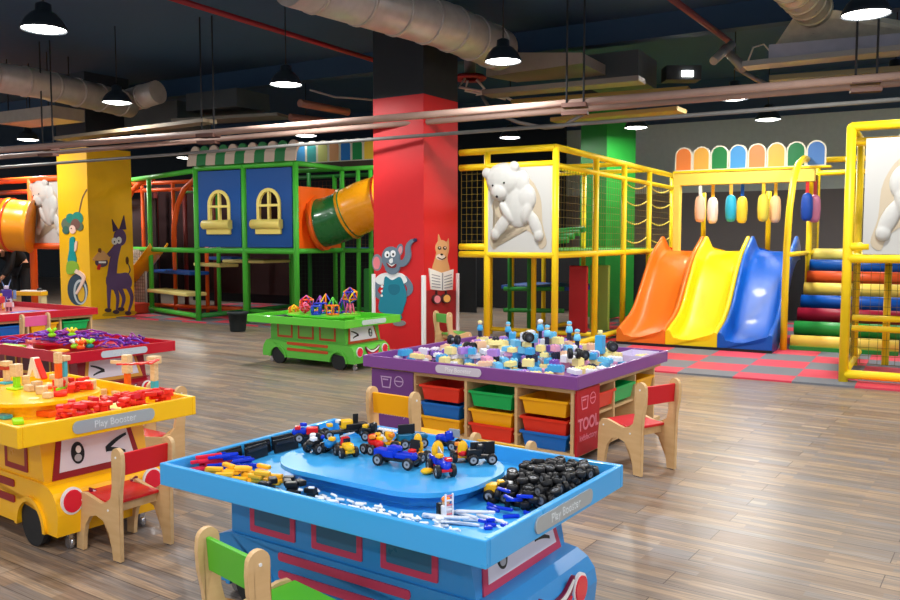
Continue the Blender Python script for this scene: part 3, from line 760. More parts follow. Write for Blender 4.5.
# --- gate above the slide with coloured rounded boards
gt = thing('slide_gate', 'pale yellow gate over the slides topped by eight rounded boards', 'gate', F(.42, 4.0), R(-30))
PY = M((244, 214, 92), .5)
MB().box((1.06, 0, 2.49), (2.14, .16, .21), PY, bev=.01).build('header', None, gt)
MB().box((.05, 0, 1.85), (.1, .16, 1.08), PY, bev=.01).build('side_board', None, gt)
MB().box((1.17, 0, 2.6), (2.36, .2, .03), YEL).build('cap_strip', None, gt)
for x in (.3, 1.35): post(gt, x, .75, DZ, 2.3, YEL, .04)
TC = [(226, 128, 62), (222, 166, 70), (28, 122, 62), (66, 142, 200), (226, 128, 72), (214, 166, 66), (26, 112, 62), (76, 120, 180)]
def rounded_board(par, x, z, w_, h_, col, edge=(224, 220, 200), rot=YF, y=0):
    out = [(-w_ / 2, 0), (w_ / 2, 0)] + [(w_ / 2 * math.cos(R(a)), h_ - w_ / 2 + w_ / 2 * math.sin(R(a))) for a in range(0, 181, 15)]
    i_ = w_ / 2 - .022
    inn = [(-i_, .02), (i_, .02)] + [(i_ * math.cos(R(a)), h_ - w_ / 2 + i_ * math.sin(R(a))) for a in range(0, 181, 15)]
    o = flat_obj('rounded_board', [out], .03, M(edge, .5), par, (x, y, z), rot)
    flat_obj('painted_face', [inn], .034, M(col, .45), o)
for k, c_ in enumerate(TC): rounded_board(gt, .14 + k * .285, 2.615, .278, .39, c_)
bags = [(.30, (240, 190, 160), 'peach punching bag on white strap, first under the slide gate'), (.46, (244, 222, 214), 'pale pink punching bag on yellow strap beside the peach one'),
        (.78, (40, 168, 200), 'turquoise punching bag hanging under the slide gate'), (.92, (240, 208, 60), 'yellow punching bag on a blue strap'),
        (1.27, (226, 204, 70), 'mustard punching bag on yellow strap in front of the post'), (1.42, (240, 196, 140), 'small cream punching bag beside the mustard one'),
        (1.90, (24, 70, 160), 'dark blue punching bag seen behind the yellow arch'), (1.99, (196, 120, 150), 'mauve punching bag seen behind the yellow arch')]
strap = [(236, 230, 220), (240, 180, 40), (236, 170, 60), (10, 90, 190), (240, 190, 40), (240, 200, 60), (200, 40, 40), (180, 60, 60)]
for k, (x, c_, lb) in enumerate(bags):
    q = F(.55 + x, 4.0 + (.12 if k % 2 else -.05)); t = thing('punching_bag', lb, 'punching bag', (q.x, q.y, 2.385), R(-30), 'punching bags under the slide gate')
    z0 = -.17 - .02 * (k % 2)
    MB().lathe([(0, z0 - .43), (.055, z0 - .42), (.08, z0 - .37), (.088, z0 - .22), (.08, z0 - .08), (.06, z0 - .025), (.02, z0), (0, z0)], M(c_, .5), 14).build('bag', None, t)
    MB().box((0, 0, z0 / 2 + .01), (.05, .012, -z0 + .04), M(strap[k], .6)).build('strap', None, t)
# --- roller stairs
st = thing('roller_stairs', 'staircase of coloured foam rollers between the blue slide and yellow wing', 'stairs', F(2.5, 2.25), R(-30))
RC = [(240, 206, 84), (40, 146, 62), (152, 22, 48), (8, 84, 176), (240, 208, 90), (208, 82, 34), (10, 80, 160), (236, 220, 110)]
for k, c_ in enumerate(RC):
    y, z = .08 + k * .30, .115 + k * .165
    MB().cyl((0, y, z), (1.3, y, z), .098, M(c_, .4), 20).build('roller', None, st)
MB().prism([(0, .02), (2.4, 1.22), (2.4, .02)], 0, 1.3, M((44, 40, 40), .7), 'yz').build('ramp', None, st)
MB().box((.65, -.03, .045), (1.3, .06, .05), M((40, 150, 60), .5)).build('base_strip', None, st)
# --- arch and posts beside the stairs
af = thing('arched_frame', 'yellow arched pipe frame at the foot of the roller stairs', 'climbing frame', F(2.43, 2.15), R(-30))
MB().tube([(0, 0, .02), (0, 0, .8), (0, .05, 1.4), (0, .18, 1.9), (0, .45, 2.3), (0, .9, 2.58), (0, 1.5, 2.71), (0, 2.1, 2.74)], .045, YEL, 14).build('arch_pipe', None, af)
post(af, .02, 2.15, .02, 2.74); post(af, .02, 3.1, .02, 2.7, r=.038); post(af, .55, 3.2, .02, 2.6, r=.038); post(af, 1.4, 2.15, .02, 2.74)
beam(af, (0, 2.15, 2.73), (1.4, 2.15, 2.73)); beam(af, (0, 3.1, 2.6), (1.4, 3.1, 2.6)); beam(af, (0, .05, 1.3), (0, 2.15, 1.3), r=.035); beam(af, (0, 2.1, 1.3), (.3, 2.6, 1.33), r=.035)
net(af, (.03, 2.15, 1.3), (0, .95, 0), (0, 0, 1.25), 12, 16, M((150, 130, 60), .7), .006)
# --- yellow wing with the second bear panel
wg = thing('climbing_frame', 'yellow climbing frame wing with cut-off bear panel beside the roller stairs', 'climbing frame', F(3.37, -.24), R(-30))
for x, y in ((0, 0), (1.15, 0), (0, 1.3), (.32, 1.55), (1.15, 1.3)): post(wg, x, y, .02, TZ if (x, y) != (.32, 1.55) else DZ, r=.047 if y == 0 else .04)
for z in (.1, DZ, TZ): beam(wg, (0, 0, z), (1.2, 0, z), r=.047); beam(wg, (0, 0, z), (0, 2.0, z), r=.04)
beam(wg, (.03, .16, TZ - .14), (1.2, .16, TZ - .14)); beam(wg, (0, 0, DZ + .12), (.2, 0, DZ + .12))
for z in (.5, .62): beam(wg, (0, .9, z), (1.2, .9, z), r=.035)
MB().box((.58, .95, DZ), (1.1, 1.8, .04), M((60, 60, 62), .6)).build('deck', None, wg)
bear_panel(wg, (.62, -.03, DZ + .63), 0, .96, 1.18, -1)
net(wg, (0, .03, .1), (0, 1.5, 0), (0, 0, DZ - .1), 16, 13); net(wg, (0, .9, .1), (1.15, 0, 0), (0, 0, DZ - .1), 13, 13)
# --- green playhouse frame
gh = thing('playhouse_frame', 'green climbing frame with blue walls, arched windows and striped awning', 'climbing frame', HO, R(-28))
HT = 2.82
px_ = [0, -1.14, -2.28]
for x in px_: post(gh, x, 0, .02, HT, GRN, .05)
for y in (1.35, 2.7):
    for x in (0, -1.14, -2.28): post(gh, x, y, .02, HT, GRN, .045)
for z in (.1, DZ, HT - .02):
    beam(gh, (-2.28, 0, z), (-1.14 if z == .1 else 0, 0, z), GRN, .05) if z != .1 else beam(gh, (-1.14, 0, z), (0, 0, z), GRN, .05)
    beam(gh, (0, 0, z), (0, 1.35, z), GRN, .045); beam(gh, (-2.28, 2.7, z), (0, 2.7, z), DGRN, .04); beam(gh, (-2.28, 1.35, z), (1.0, 1.35, z), GRN, .04)
beam(gh, (-2.28, 0, .1), (-2.28, 2.7, .1), DGRN, .045)
# left bay, swung back from the house
lb0 = Vector((-2.28, 0, 0)); ld = Vector((-1.72, .66, 0)); 
def LB(s, z, off=0): q = lb0 + ld * s; return (q.x - off * .36, q.y + off * .93, z)
for s in (1.2,):
    MB().cyl(LB(s, .02), LB(s, HT - .1), .047, GRN, 14).build('post', None, gh)
for s in (1.25, .1): MB().cyl(LB(s, .02, 1.2), LB(s, HT - .3, 1.2), .04, GRN, 12).build('post', None, gh)
for z in (.1, DZ, HT - .06): beam(gh, LB(0, z), LB(2.1, z), GRN, .047)
beam(gh, LB(0, HT - .3, 1.2), LB(1.0, HT - .3, 1.2), GRN, .04)
DKB = M((16, 84, 170), .45); PALE = M((236, 218, 130), .5)
for off, z, c_, s0, s1 in ((.15, .48, PALE, .12, 1.15), (.75, .84, DKB, .35, 1.35), (1.3, 1.0, PALE, -.1, .55), (1.7, 1.12, DKB, -.2, .4)):
    a, b_ = Vector(LB(s0, z, off)), Vector(LB(s1, z, off)); d = b_ - a
    MB().box((0, 0, 0), (d.length, .42, .07), c_, bev=.02).build('step_pad', None, gh, (a + b_) / 2, math.atan2(d.y, d.x))
MB().box((-1.75, 1.0, 1.1), (1.0, .8, .06), PALE, bev=.02).build('step_pad', None, gh)
MB().box((-1.14, 1.3, DZ + .02), (2.2, 2.5, .05), M((30, 70, 130), .5)).build('deck', None, gh)
BLU = M((0, 76, 152), .5); WY = M((246, 226, 120), .45)
for x in (-.57, -1.71):
    wn = [(-.15, .0), (.15, .0)] + [(.15 * math.cos(R(a)) * 1.0, .25 + .19 * math.sin(R(a))) for a in range(0, 181, 15)]
    pn = flat_obj('wall_panel', [[(-.50, -.68), (.50, -.68), (.50, .68), (-.50, .68)], [(p_[0] * 1.4, p_[1] * 1.16 - .22) for p_ in wn]], .03, BLU, gh, (x, 0, DZ + .745), YF)
    pn['label'] = 'blue house wall panel with arched window'
    o_ = [(-.19, -.03), (.19, -.03)] + [(.19 * math.cos(R(a)), .25 + .235 * math.sin(R(a))) for a in range(0, 181, 15)]
    i1 = [(.016, .245), (.145, .245)] + [(.145 * math.cos(R(a)), .25 + .185 * math.sin(R(a))) for a in (20, 40, 60, 80)] + [(.016, .43)]
    i2 = [(-a_, b_) for a_, b_ in i1[::-1]]; i3 = [(.016, .01), (.145, .01), (.145, .21), (.016, .21)]; i4 = [(-a_, b_) for a_, b_ in i3[::-1]]
    flat_obj('window_frame', [[(a_ * 1.4, b_ * 1.16) for a_, b_ in q_] for q_ in (o_, i1, i2, i3, i4)], .05, WY, pn, (0, -.22, .01))
    k = MB(); k.cyl((-.34, -.28, .06), (.30, -.28, .06), .085, WY, 14); k.box((.0, -.39, .04), (.56, .13, .05), WY, bev=.01)
    k.build('window_sill', None, pn)
# striped awning
aw = MB(); n = 11
for k in range(n):
    x0 = -2.36 + k * 2.46 / n; x1 = x0 + 2.46 / n; m = M((196, 178, 160), .6) if k % 2 == 0 else M((34, 120, 64), .6)
    prof = [(-.13, 2.83), (-.11, 3.0), (-.05, 3.1), (.02, 3.1), (-.07, 2.98), (-.10, 2.83)]
    aw.prism([(y, z) for y, z in prof], x0, x1, m, 'yz')
    xm = (x0 + x1) / 2; aw.prism([(xm + .105 * math.cos(R(a)), 3.08 + .11 * math.sin(R(a))) for a in range(0, 181, 20)], -.04, .01, m, 'xz')
aw.build('awning', None, gh)['label'] = 'green and beige striped awning'
net(gh, (-2.28, 2.68, .1), (2.28, 0, 0), (0, 0, DZ - .1), 24, 14, NETG); net(gh, (-2.28, 2.68, DZ), (2.28, 0, 0), (0, 0, 1.4), 24, 14, M((110, 70, 40), .8))
MB().box((-2.4, 3.9, .66), (7.8, .05, 1.28), M((26, 28, 32), .8)).build('dark_backdrop', None, gh)  # added dark sheet, puts the gloom below the playhouse deck into colour
# things seen behind the tube: honeycomb climbing panel and green soft block
MB().box((.85, 1.9, .5), (1.0, .8, .95), M((52, 140, 60), .6), bev=.03).build('soft_block', None, gh)
for x in (.35, .62, .9): post(gh, x, 1.36, .02, HT, GRN, .04)
hn = MB()
for r_ in range(5):
    for c_ in range(5): hn.sphere((1.0 + c_ * .16 + (r_ % 2) * .08, 2.2, 1.45 + r_ * .13), (.07, .03, .055), M((236, 176, 50), .5), 8, 6)
hn.build('ball_net', None, gh)
# coloured rounded boards on the rear beam
rbd = thing('board_rail', 'row of rounded coloured boards above the tube slide by the red pillar', 'fence', HO + HV * 1.76 - HU * 1.37, R(-28))
MB().box((1.1, 0, 2.93), (2.6, .08, .10), M((70, 60, 50), .6)).build('rail', None, rbd)
for x in (.3, 2.2): post(rbd, x, .0, .02, 2.9, DGRN, .04)
for k, c_ in enumerate([(70, 150, 210), (60, 150, 150), (196, 200, 120), (220, 160, 110), (20, 116, 200), (12, 140, 70), (246, 206, 60), (226, 120, 50), (70, 150, 210)]): rounded_board(rbd, .12 + k * .265, 2.98, .258, .42, c_)
# --- tube slide between the green frame and the red pillar
ts = thing('tube_slide', 'orange green and yellow tube slide leaving the green playhouse frame', 'tube slide', HO, R(-28))
path = [Vector((-2.33, 14.88, 1.79)), Vector((-2.05, 14.80, 1.85)), Vector((-1.72, 14.68, 1.98)), Vector((-1.40, 14.58, 2.11)), Vector((-1.0, 14.48, 2.19)), Vector((-.5, 14.40, 2.22))]
inv = (Matrix.Translation(HO) @ Matrix.Rotation(R(-28), 4, 'Z')).inverted()
Q = [inv @ q for q in cat(path)]
ORP = M((250, 104, 22), .3, coat=.3)
MB().box((-.02, .68, DZ + .56), (.04, 1.26, 1.1), ORP, bev=.01).build('mount_panel', None, ts)
segs = [(0, 2, ORP, .46), (1, 12, M((26, 112, 52), .28, coat=.4), .43), (11, 22, M((250, 168, 20), .28, coat=.4), .44), (21, 30, M((236, 74, 30), .28, coat=.4), .44)]
for a, b_, m, r_ in segs:
    pts = Q[a:b_ + 1]; rr = [r_ + (.03 if i in (0, len(pts) - 1) else 0) for i in range(len(pts))]
    MB().tube(pts, rr, m, 32).build('tube_segment', None, ts)
# --- orange frame behind, between the yellow pillar and the green frame
of = thing('climbing_frame', 'orange climbing frame with arched bars behind the green frame', 'climbing frame', (-7.0, 18.2, 0), R(-28))
for x in (-.4, .5, 1.4, 2.3): 
    post(of, x, 0, .02, 2.7, ORG, .04); post(of, x, 1.2, .02, 2.7, M((120, 44, 40), .5), .05)
for z in (.12, 1.3, 2.55, 2.7): beam(of, (-1.2, 0, z), (3.2, 0, z), ORG, .04)
for x0 in (.2, -.7, 1.7):
    MB().tube([(x0, -.3, 1.3), (x0 + .02, -.3, 1.8), (x0 + .12, -.3, 2.2), (x0 + .32, -.3, 2.52), (x0 + .6, -.3, 2.7), (x0 + .95, -.3, 2.76)], .055, ORG, 12).build('arch_pipe', None, of)
sl = MB(); sl.grid(lambda s_, t_: (.1 + s_ * 1.4, -.75 + .5 * t_, .3 + 1.0 * s_ ** 1.4 + .12 * abs(2 * t_ - 1) ** 4), 12, 8, M((240, 166, 30), .3))
sl.build('small_chute', None, of).modifiers.new('sol', 'SOLIDIFY').thickness = .04
MB().box((1, 1.6, 1.6), (4.6, .06, 2.6), M((60, 34, 34), .8)).build('dark_backdrop', None, of)
MB().box((.75, -.9, .13), (1.3, .4, .22), M((198, 62, 40), .6), bev=.05).build('foam_block', None, of)
# --- orange frame at the picture edge with bear relief and tube
oe = thing('climbing_frame', 'orange climbing frame with white bear panel and tube beside the yellow pillar', 'climbing frame', (-8.35, 16.8, 0), R(-30))
for x in (0, -1.3): post(oe, x, 0, .02, 2.7, ORG, .07)
for z in (1.38, 2.7): beam(oe, (-1.9, 0, z), (1.3, 0, z), ORG, .06)
beam(oe, (-1.9, .4, 2.5), (1.3, .4, 2.5), ORG, .05)
bear_panel(oe, (.56, .0, 2.05), 0, 1.0, 1.25, 1)
MB().box((.75, 1.5, .75), (1.5, .04, 1.1), M((222, 220, 214), .6, noise=.2)).build('lattice_panel', None, oe)
net(oe, (0, 1.46, .2), (1.5, 0, 0), (0, 0, 1.1), 22, 16, M((150, 146, 140), .6), .008, 'lattice')
MB().box((-.3, 2.2, 1.2), (2.7, .05, 2.4), M((46, 34, 36), .8)).build('dark_backdrop', None, oe)
for x in (.35, .75): post(oe, x, .5, .02, 1.4, M((96, 40, 36), .5), .05)
te = thing('tube_slide', 'yellow and red tube slide mouth at the orange climbing frame', 'tube slide', (-8.72, 16.35, 0), R(-10))
tp = cat([Vector((-1.3, .1, 1.86)), Vector((-.5, .0, 1.84)), Vector((.1, .05, 1.8)), Vector((.5, .2, 1.76))], 6)
for a, b_, c_ in ((0, 8, (246, 160, 20)), (7, 13, (226, 66, 26)), (12, 18, (244, 150, 24))):
    pts = tp[a:b_ + 1]; MB().tube(pts, [.5 + (.03 if i in (0, len(pts) - 1) else 0) for i in range(len(pts))], M(c_, .3, coat=.3), 28).build('tube_segment', None, te)
# bucket
q = at(238, 331.5, 0)
bk = thing('waste_bucket', 'dark plastic bucket standing by the green frame post', 'bucket', (*q, 0), 0)
MB().lathe([(0, .004), (.115, .004), (.125, .02), (.155, .30), (.165, .30), (.165, .325), (.15, .325), (.12, .03), (0, .03)], M((28, 38, 40), .5), 24).build('pail', None, bk)
MB().lathe([(.158, .29), (.172, .292), (.172, .33), (.158, .332)], M((34, 44, 46), .5), 24).build('rim_band', None, bk)
# ------------------------------------------------------------------ ceiling services
def atd(px, py, z):  # point at height z above the horizon
    x, y = at(px, py, z); return Vector((x, y, z))
DUCT = M((196, 188, 180), .35, .3, noise=.2); PIPE = M((164, 136, 124), .6, 0, noise=.12); GALV = M((122, 122, 120), .55, .1, noise=.15)
RED = M((150, 36, 44), .45); DKM = M((44, 48, 52), .6); OLIVE = M((156, 132, 70), .45, .3)
def long_pipe(a, b, r, m, name, label, cat='pipe', group=None):
    a, b = Vector(a), Vector(b); c = (a + b) / 2
    o = MB().cyl(a - c, b - c, r, m, 12).build(name, None, None, c); return tag(o, label, cat, group)
def ribbed_duct(pts, r, label, m=DUCT, rib=.45):
    P = [Vector(p) for p in pts]; c = P[0].copy(); t = thing('round_duct', label, 'duct', c)
    MB().tube([p - c for p in P], r, m, 24).build('duct_body', None, t)
    for a, b in zip(P, P[1:]):
        n = max(1, int((b - a).length / rib)); d = (b - a).normalized()
        for k in range(n):
            q = a + (b - a) * (k + .5) / n - c
            MB().cyl(q - d * .02, q + d * .02, r + .014, m, 24).build('seam_ring', None, t)
    return t
z = 3.85
# two parallel pinkish pipes crossing the whole hall
for k, (dy, lb) in enumerate(((0, 'long pale pipe crossing the hall under the ceiling, upper of a pair'), (7, 'long pale pipe crossing the hall under the ceiling, lower of a pair'))):
    long_pipe(atd(-60, 155 + dy, 2.85), atd(960, 71 + dy, 3.2), .046 - .008 * k, PIPE, 'ceiling_pipe', lb, 'pipe', 'ceiling pipes')
long_pipe(atd(-60, 172, 2.72), atd(960, 95, 2.95), .024, GALV, 'ceiling_pipe', 'thin gray conduit running below the pale pipe pair', 'pipe', 'ceiling pipes')
long_pipe(atd(165, -4, 4.2), atd(452, 84, 4.2), .035, RED, 'sprinkler_pipe', 'red sprinkler pipe ending at the red ring valve', 'pipe')
long_pipe(atd(668, -4, 4.2), atd(730, 42, 4.2), .04, M((120, 60, 60), .5), 'sprinkler_pipe', 'rusty red pipe dropping to the gray pipe fittings', 'pipe')
ribbed_duct([atd(290, -22, 4.05), atd(380, 6, 4.05), atd(440, 24, 4.05), atd(500, 50, 4.02)], .27, 'round silver duct running to a tapered box above the red ring')
ribbed_duct([atd(-60, 68, 3.9), atd(40, 84, 3.9), atd(130, 105, 3.86)], .22, 'ribbed beige round duct over the yellow pillar')
ribbed_duct([atd(128, 101, 3.95), atd(158, 92, 4.05)], .2, 'short silver elbow duct above the pillar lamp')
ribbed_duct([atd(786, -20, 4.2), atd(815, 10, 4.1)], .2, 'shiny duct flaring into the wide silver box', M((214, 204, 176), .3, .4, noise=.25), .2)
def box_between(name, a, b, w_, h_, m, label, cat='duct', bev=0):
    a, b = Vector(a), Vector(b); d = b - a
    o = MB().box((0, 0, 0), (d.length, w_, h_), m, bev=bev).build(name, None, None, (a + b) / 2, 0, (0, -math.asin(d.z / d.length), math.atan2(d.y, d.x))); return tag(o, label, cat)
def hull_duct(name, sec0, sec1, m, label):
    b = MB(); A = [b.bm.verts.new(p) for p in sec0]; B = [b.bm.verts.new(p) for p in sec1]
    for j in range(4): b.bm.faces.new((A[j], A[(j + 1) % 4], B[(j + 1) % 4], B[j]))
    b.bm.faces.new(A[::-1]); b.bm.faces.new(B); b.mi(m)
    c = sum((Vector(p) for p in sec0), Vector()) / 4; bmesh.ops.translate(b.bm, vec=-c, verts=b.bm.verts)
    return tag(b.build(name, None, None, c), label, 'duct')
# tapered box after the round silver duct, then dark units
p0 = atd(505, 66, 3.95)
hull_duct('tapered_duct', [p0 + FU * -.3 + Vector((0, 0, .22)), p0 + FU * -.3 + Vector((0, 0, -.12)), p0 + FV * .6 + FU * -.1 + Vector((0, 0, -.12)), p0 + FV * .6 + FU * -.1 + Vector((0, 0, .22))],
          [p0 + FU * 1.15 + Vector((0, 0, .06)), p0 + FU * 1.15 + Vector((0, 0, -.08)), p0 + FU * 1.15 + FV * 1.0 + Vector((0, 0, -.08)), p0 + FU * 1.15 + FV * 1.0 + Vector((0, 0, .06))], M((170, 158, 146), .4, .3, noise=.1), 'tapered beige duct piece before the gray ceiling unit')
q = atd(620, 70, 3.97); box_between('ceiling_unit', q - FU * .5 + FV * .2, q + FU * .35 + FV * .2, .9, .42, M((74, 80, 84), .6), 'dark gray boxy ceiling unit hanging above the yellow frame', 'air unit')
def tray(name, px0, py0, px1, py1, z_, w_, h_, m, label):
    return box_between(name, atd(px0, py0, z_), atd(px1, py1, z_), w_, h_, m, label, 'cable tray')
tray('cable_tray', 487, 94, 642, 80, 3.6, .34, .07, M((150, 140, 128), .4, .3), 'flat gray cable tray under the tapered duct')
tray('cable_tray', 515, 103, 690, 90, 3.55, .36, .05, OLIVE, 'yellowish cable tray above the pale pipe pair')
tray('cable_tray', 556, 121, 682, 110, 3.35, .4, .06, M((170, 146, 84), .5, .2), 'short mustard cable tray before the green pillar')
tray('cable_tray', 745, 66, 960, 44, 3.55, .3, .06, M((160, 156, 150), .4, .3), 'gray cable tray under the wide silver box')
tray('cable_tray', 770, 80, 960, 66, 3.45, .3, .06, M((120, 112, 84), .4, .3), 'olive cable tray beside the picture edge lamp')
tray('cable_tray', 60, 139, 210, 121, 3.15, .24, .05, M((122, 108, 84), .5, .1), 'flat tan cable tray passing over the yellow pillar')
tray('cable_tray', 180, 122, 285, 116, 3.6, .5, .05, M((130, 128, 116), .4, .3), 'gray green cable tray above the striped awning')
# wide rectangular silver duct top right with flare
p1 = atd(782, 50, 3.75)
hull_duct('flared_duct', [atd(797, 12, 4.06), atd(836, 10, 4.06), atd(838, 17, 4.02), atd(799, 20, 4.02)],
          [atd(772, 50, 3.78), atd(935, 36, 3.78), atd(935, 26, 3.92), atd(785, 40, 3.92)], M((236, 226, 204), .3, .2, noise=.25), 'flared silver hood joining the round and wide ducts')
box_between('flat_duct', atd(770, 56, 3.68), atd(960, 40, 3.68), .5, .16, M((176, 172, 182), .35, .3, noise=.15), 'wide flat silver duct near the big lamp')
q = atd(175, 118, 3.75); box_between('ceiling_unit', q - FU * .9, q + FU * .5, .8, .45, M((78, 84, 84), .6), 'dark gray ceiling unit beside the elbow duct', 'air unit')
q = atd(228, 103, 3.9); box_between('ceiling_unit', q - FU * .6, q + FU * .6, .8, .3, M((64, 74, 78), .6), 'low dark ceiling unit above the awning', 'air unit')
q = atd(50, 116, 3.6); box_between('flat_duct', q - FU * 1.0, q + FU * .5, .6, .2, M((168, 156, 140), .4, .3, noise=.15), 'flat beige duct under the ribbed round duct')
# red ring valve with hoses
rv = thing('ring_valve', 'red ring fitting with hanging hoses beside the lamp on the silver duct', 'valve', atd(470, 78, 4.0), 0)
MB().lathe([(.13, -.02), (.24, -.03), (.26, .0), (.22, .04), (.12, .04)], RED, 24).build('ring', None, rv)
MB().cyl((0, 0, .02), (0, 0, CEIL - 4.02), .09, M((120, 120, 124), .4, .4), 14).build('neck', None, rv)
for k in range(3):
    a = k * 1.9; MB().tube([(.1 * math.cos(a), .1 * math.sin(a), -.02), (.22 * math.cos(a), .2 * math.sin(a), -.16), (.1 + .2 * k, .1, -.24), (.3 + .25 * k, 0, -.22 - .1 * k)], .022, M((196, 196, 196), .5), 8).build('hose', None, rv)
fx_ = thing('pipe_fitting', 'cluster of gray pipe joints beside the small square spotlight', 'pipe fitting', atd(728, 55, 3.9), 0)
MB().cyl((-.25, -.2, -.12), (.08, .1, .16), .055, M((170, 168, 164), .4, .4), 12).build('elbow', None, fx_)
MB().cyl((.0, .2, .14), (.18, -.1, -.2), .06, M((150, 148, 144), .4, .4), 12).build('elbow', None, fx_)
MB().tube([(.1, 0, -.16), (.35, 0, -.3), (.75, -.1, -.52)], .03, M((130, 128, 124), .4, .4), 10).build('hose', None, fx_)
MB().tube([(.3, .1, -.05), (.36, .1, .12), (.5, .1, .16), (.6, .1, .05), (.62, .1, -.1)], .012, M((200, 200, 200), .4), 8).build('loop', None, fx_)
sp = thing('spotlight', 'small square spotlight lit beside the pipe joints', 'lamp', atd(683, 73, 3.9), 0)
MB().box((0, .1, 0), (.5, .3, .2), DKM).build('housing', None, sp)
MB().box((.05, -.06, -.02), (.16, .02, .08), GLOW).build('lens', None, sp)
# hangers of the pale pipe pair
for k, (px, lb) in enumerate(((208, 'pipe hanger over the striped awning'), (575, 'pipe hanger before the mustard tray'), (866, 'pipe hanger close to the picture edge lamp'), (48, 'pipe hanger beside the yellow pillar'))):
    py = 150 - .0824 * px + 3; q = atd(px, py, 2.87 + .3 * px / 900)
    h = thing('pipe_hanger', lb, 'bracket', q, R(-20), 'brackets of the pale pipes')
    MB().box((0, 0, .0), (.28, .18, .05), M((96, 66, 58), .6)).box((0, 0, -.09), (.3, .12, .04), M((96, 66, 58), .6)).build('clamp', None, h)
    for s in (-.1, .1): MB().cyl((s, 0, 0), (s, 0, CEIL - 2.98), .012, DKM, 6).build('rod', None, h)
# loose cable near lamp
o = MB().tube([atd(310, 90, 3.7), atd(335, 97, 3.66), atd(352, 98, 3.66), atd(372, 100, 3.66)], .015, M((150, 150, 150), .5), 8).build('cable'); tag(o, 'thin gray cable sagging towards the red pillar top', 'cable')
o = MB().tube([*[atd(482, 96, 3.5) + FU * dx + Vector((0, 0, dz)) for dx, dz in ((0, 0), (.15, -.22), (.55, -.4), (.95, -.5), (1.2, -.5), (1.5, -.36))]], .025, M((110, 106, 104), .5), 8).build('cable'); tag(o, 'thick gray cable drooping below the cable trays', 'cable')
for k, (a, b, lb) in enumerate((((300, 103), (348, 112), 'copper pipe bundle stub beside the lamp above the awning, upper one'), ((290, 117), (350, 124), 'copper pipe bundle stub beside the lamp above the awning, lower one'))):
    long_pipe(atd(*a, 3.55), atd(*b, 3.55), .06, M((150, 100, 84), .4, .3), 'ceiling_pipe', lb, 'pipe', 'copper stubs')

for nm, rods in (('flat_duct.001', ((-.6, .2), (.5, .2), (-.6, -.2), (.5, -.2))),):
    o = bpy.data.objects.get(nm)
    if o:
        top = CEIL - o.location.z
        b = MB()
        for x_, y_ in rods: MB().cyl((x_, y_, .08), (x_, y_, top), .01, DKM, 6).build('hanger_rod', None, o)
# ------------------------------------------------------------------ toys
class Packer:
    """keeps the height of a heap so that each piece dropped lies on what is below it"""
    def __init__(s, res=.012): s.h = {}; s.r = res
    def drop(s, x, y, w_, d_, h_, a, base, cap=None):
        c, n = math.cos(a), math.sin(a); ex = (abs(c) * w_ + abs(n) * d_) / 2; ey = (abs(n) * w_ + abs(c) * d_) / 2; cells = []
        for i in range(int((x - ex) // s.r), int((x + ex) // s.r) + 1):
            for j in range(int((y - ey) // s.r), int((y + ey) // s.r) + 1):
                X, Y = (i + .5) * s.r - x, (j + .5) * s.r - y
                if abs(X * c + Y * n) <= w_ / 2 and abs(-X * n + Y * c) <= d_ / 2: cells.append((i, j))
        z = max([s.h.get(q, base) for q in cells] or [base])
        if cap is not None and z + h_ > cap: return None
        for q in cells: s.h[q] = z + h_
        return z
TIRE = M((24, 24, 27), .45); HUB = M((168, 172, 180), .35)
def wheel_mesh(r=.026, w_=.022, hub=HUB):
    b = MB(); b.lathe([(r * .62, -w_ / 2), (r * .92, -w_ / 2), (r, -w_ * .3), (r, w_ * .3), (r * .92, w_ / 2), (r * .62, w_ / 2)], TIRE, 16)
    for s in (-1, 1):
        b.cyl((0, 0, s * w_ * .2), (0, 0, s * w_ * .36), r * .64, hub, 12); b.cyl((0, 0, s * w_ * .36), (0, 0, s * w_ * .46), r * .22, M((90, 94, 100), .4), 8)
    return b.mesh('toy_wheel')
WM = wheel_mesh()
WH = wheel_mesh(.0215, .019, M((120, 124, 132), .35))
def box_mesh(w_, d_, h_, m, studs=0, name='block', bev=0):
    b = MB(); b.box((0, 0, h_ / 2), (w_, d_, h_), m, bev=bev, seg=1)
    if studs:
        nx = max(1, round(w_ / studs)); ny = max(1, round(d_ / studs))
        for i in range(nx):
            for j in range(ny): 
                X, Y = (i + .5) * w_ / nx - w_ / 2, (j + .5) * d_ / ny - d_ / 2
                b.cyl((X, Y, h_ - .001), (X, Y, h_ + studs * .24), studs * .3, m, 8)
    return b.mesh(name)
BL, BI = loc_fn(BT), inv_fn(BT); TB = R(-34.5)
TF, PTOP = .534, .6065
bl, rd, yl, bk_, wt, gy = M((20, 56, 206), .25), M((222, 30, 36), .25), M((252, 190, 20), .3), M((24, 26, 30), .35), M((238, 240, 244), .35), M((150, 160, 170), .35)
tq, og = M((20, 110, 150), .3), M((246, 140, 40), .3)
CS = .84
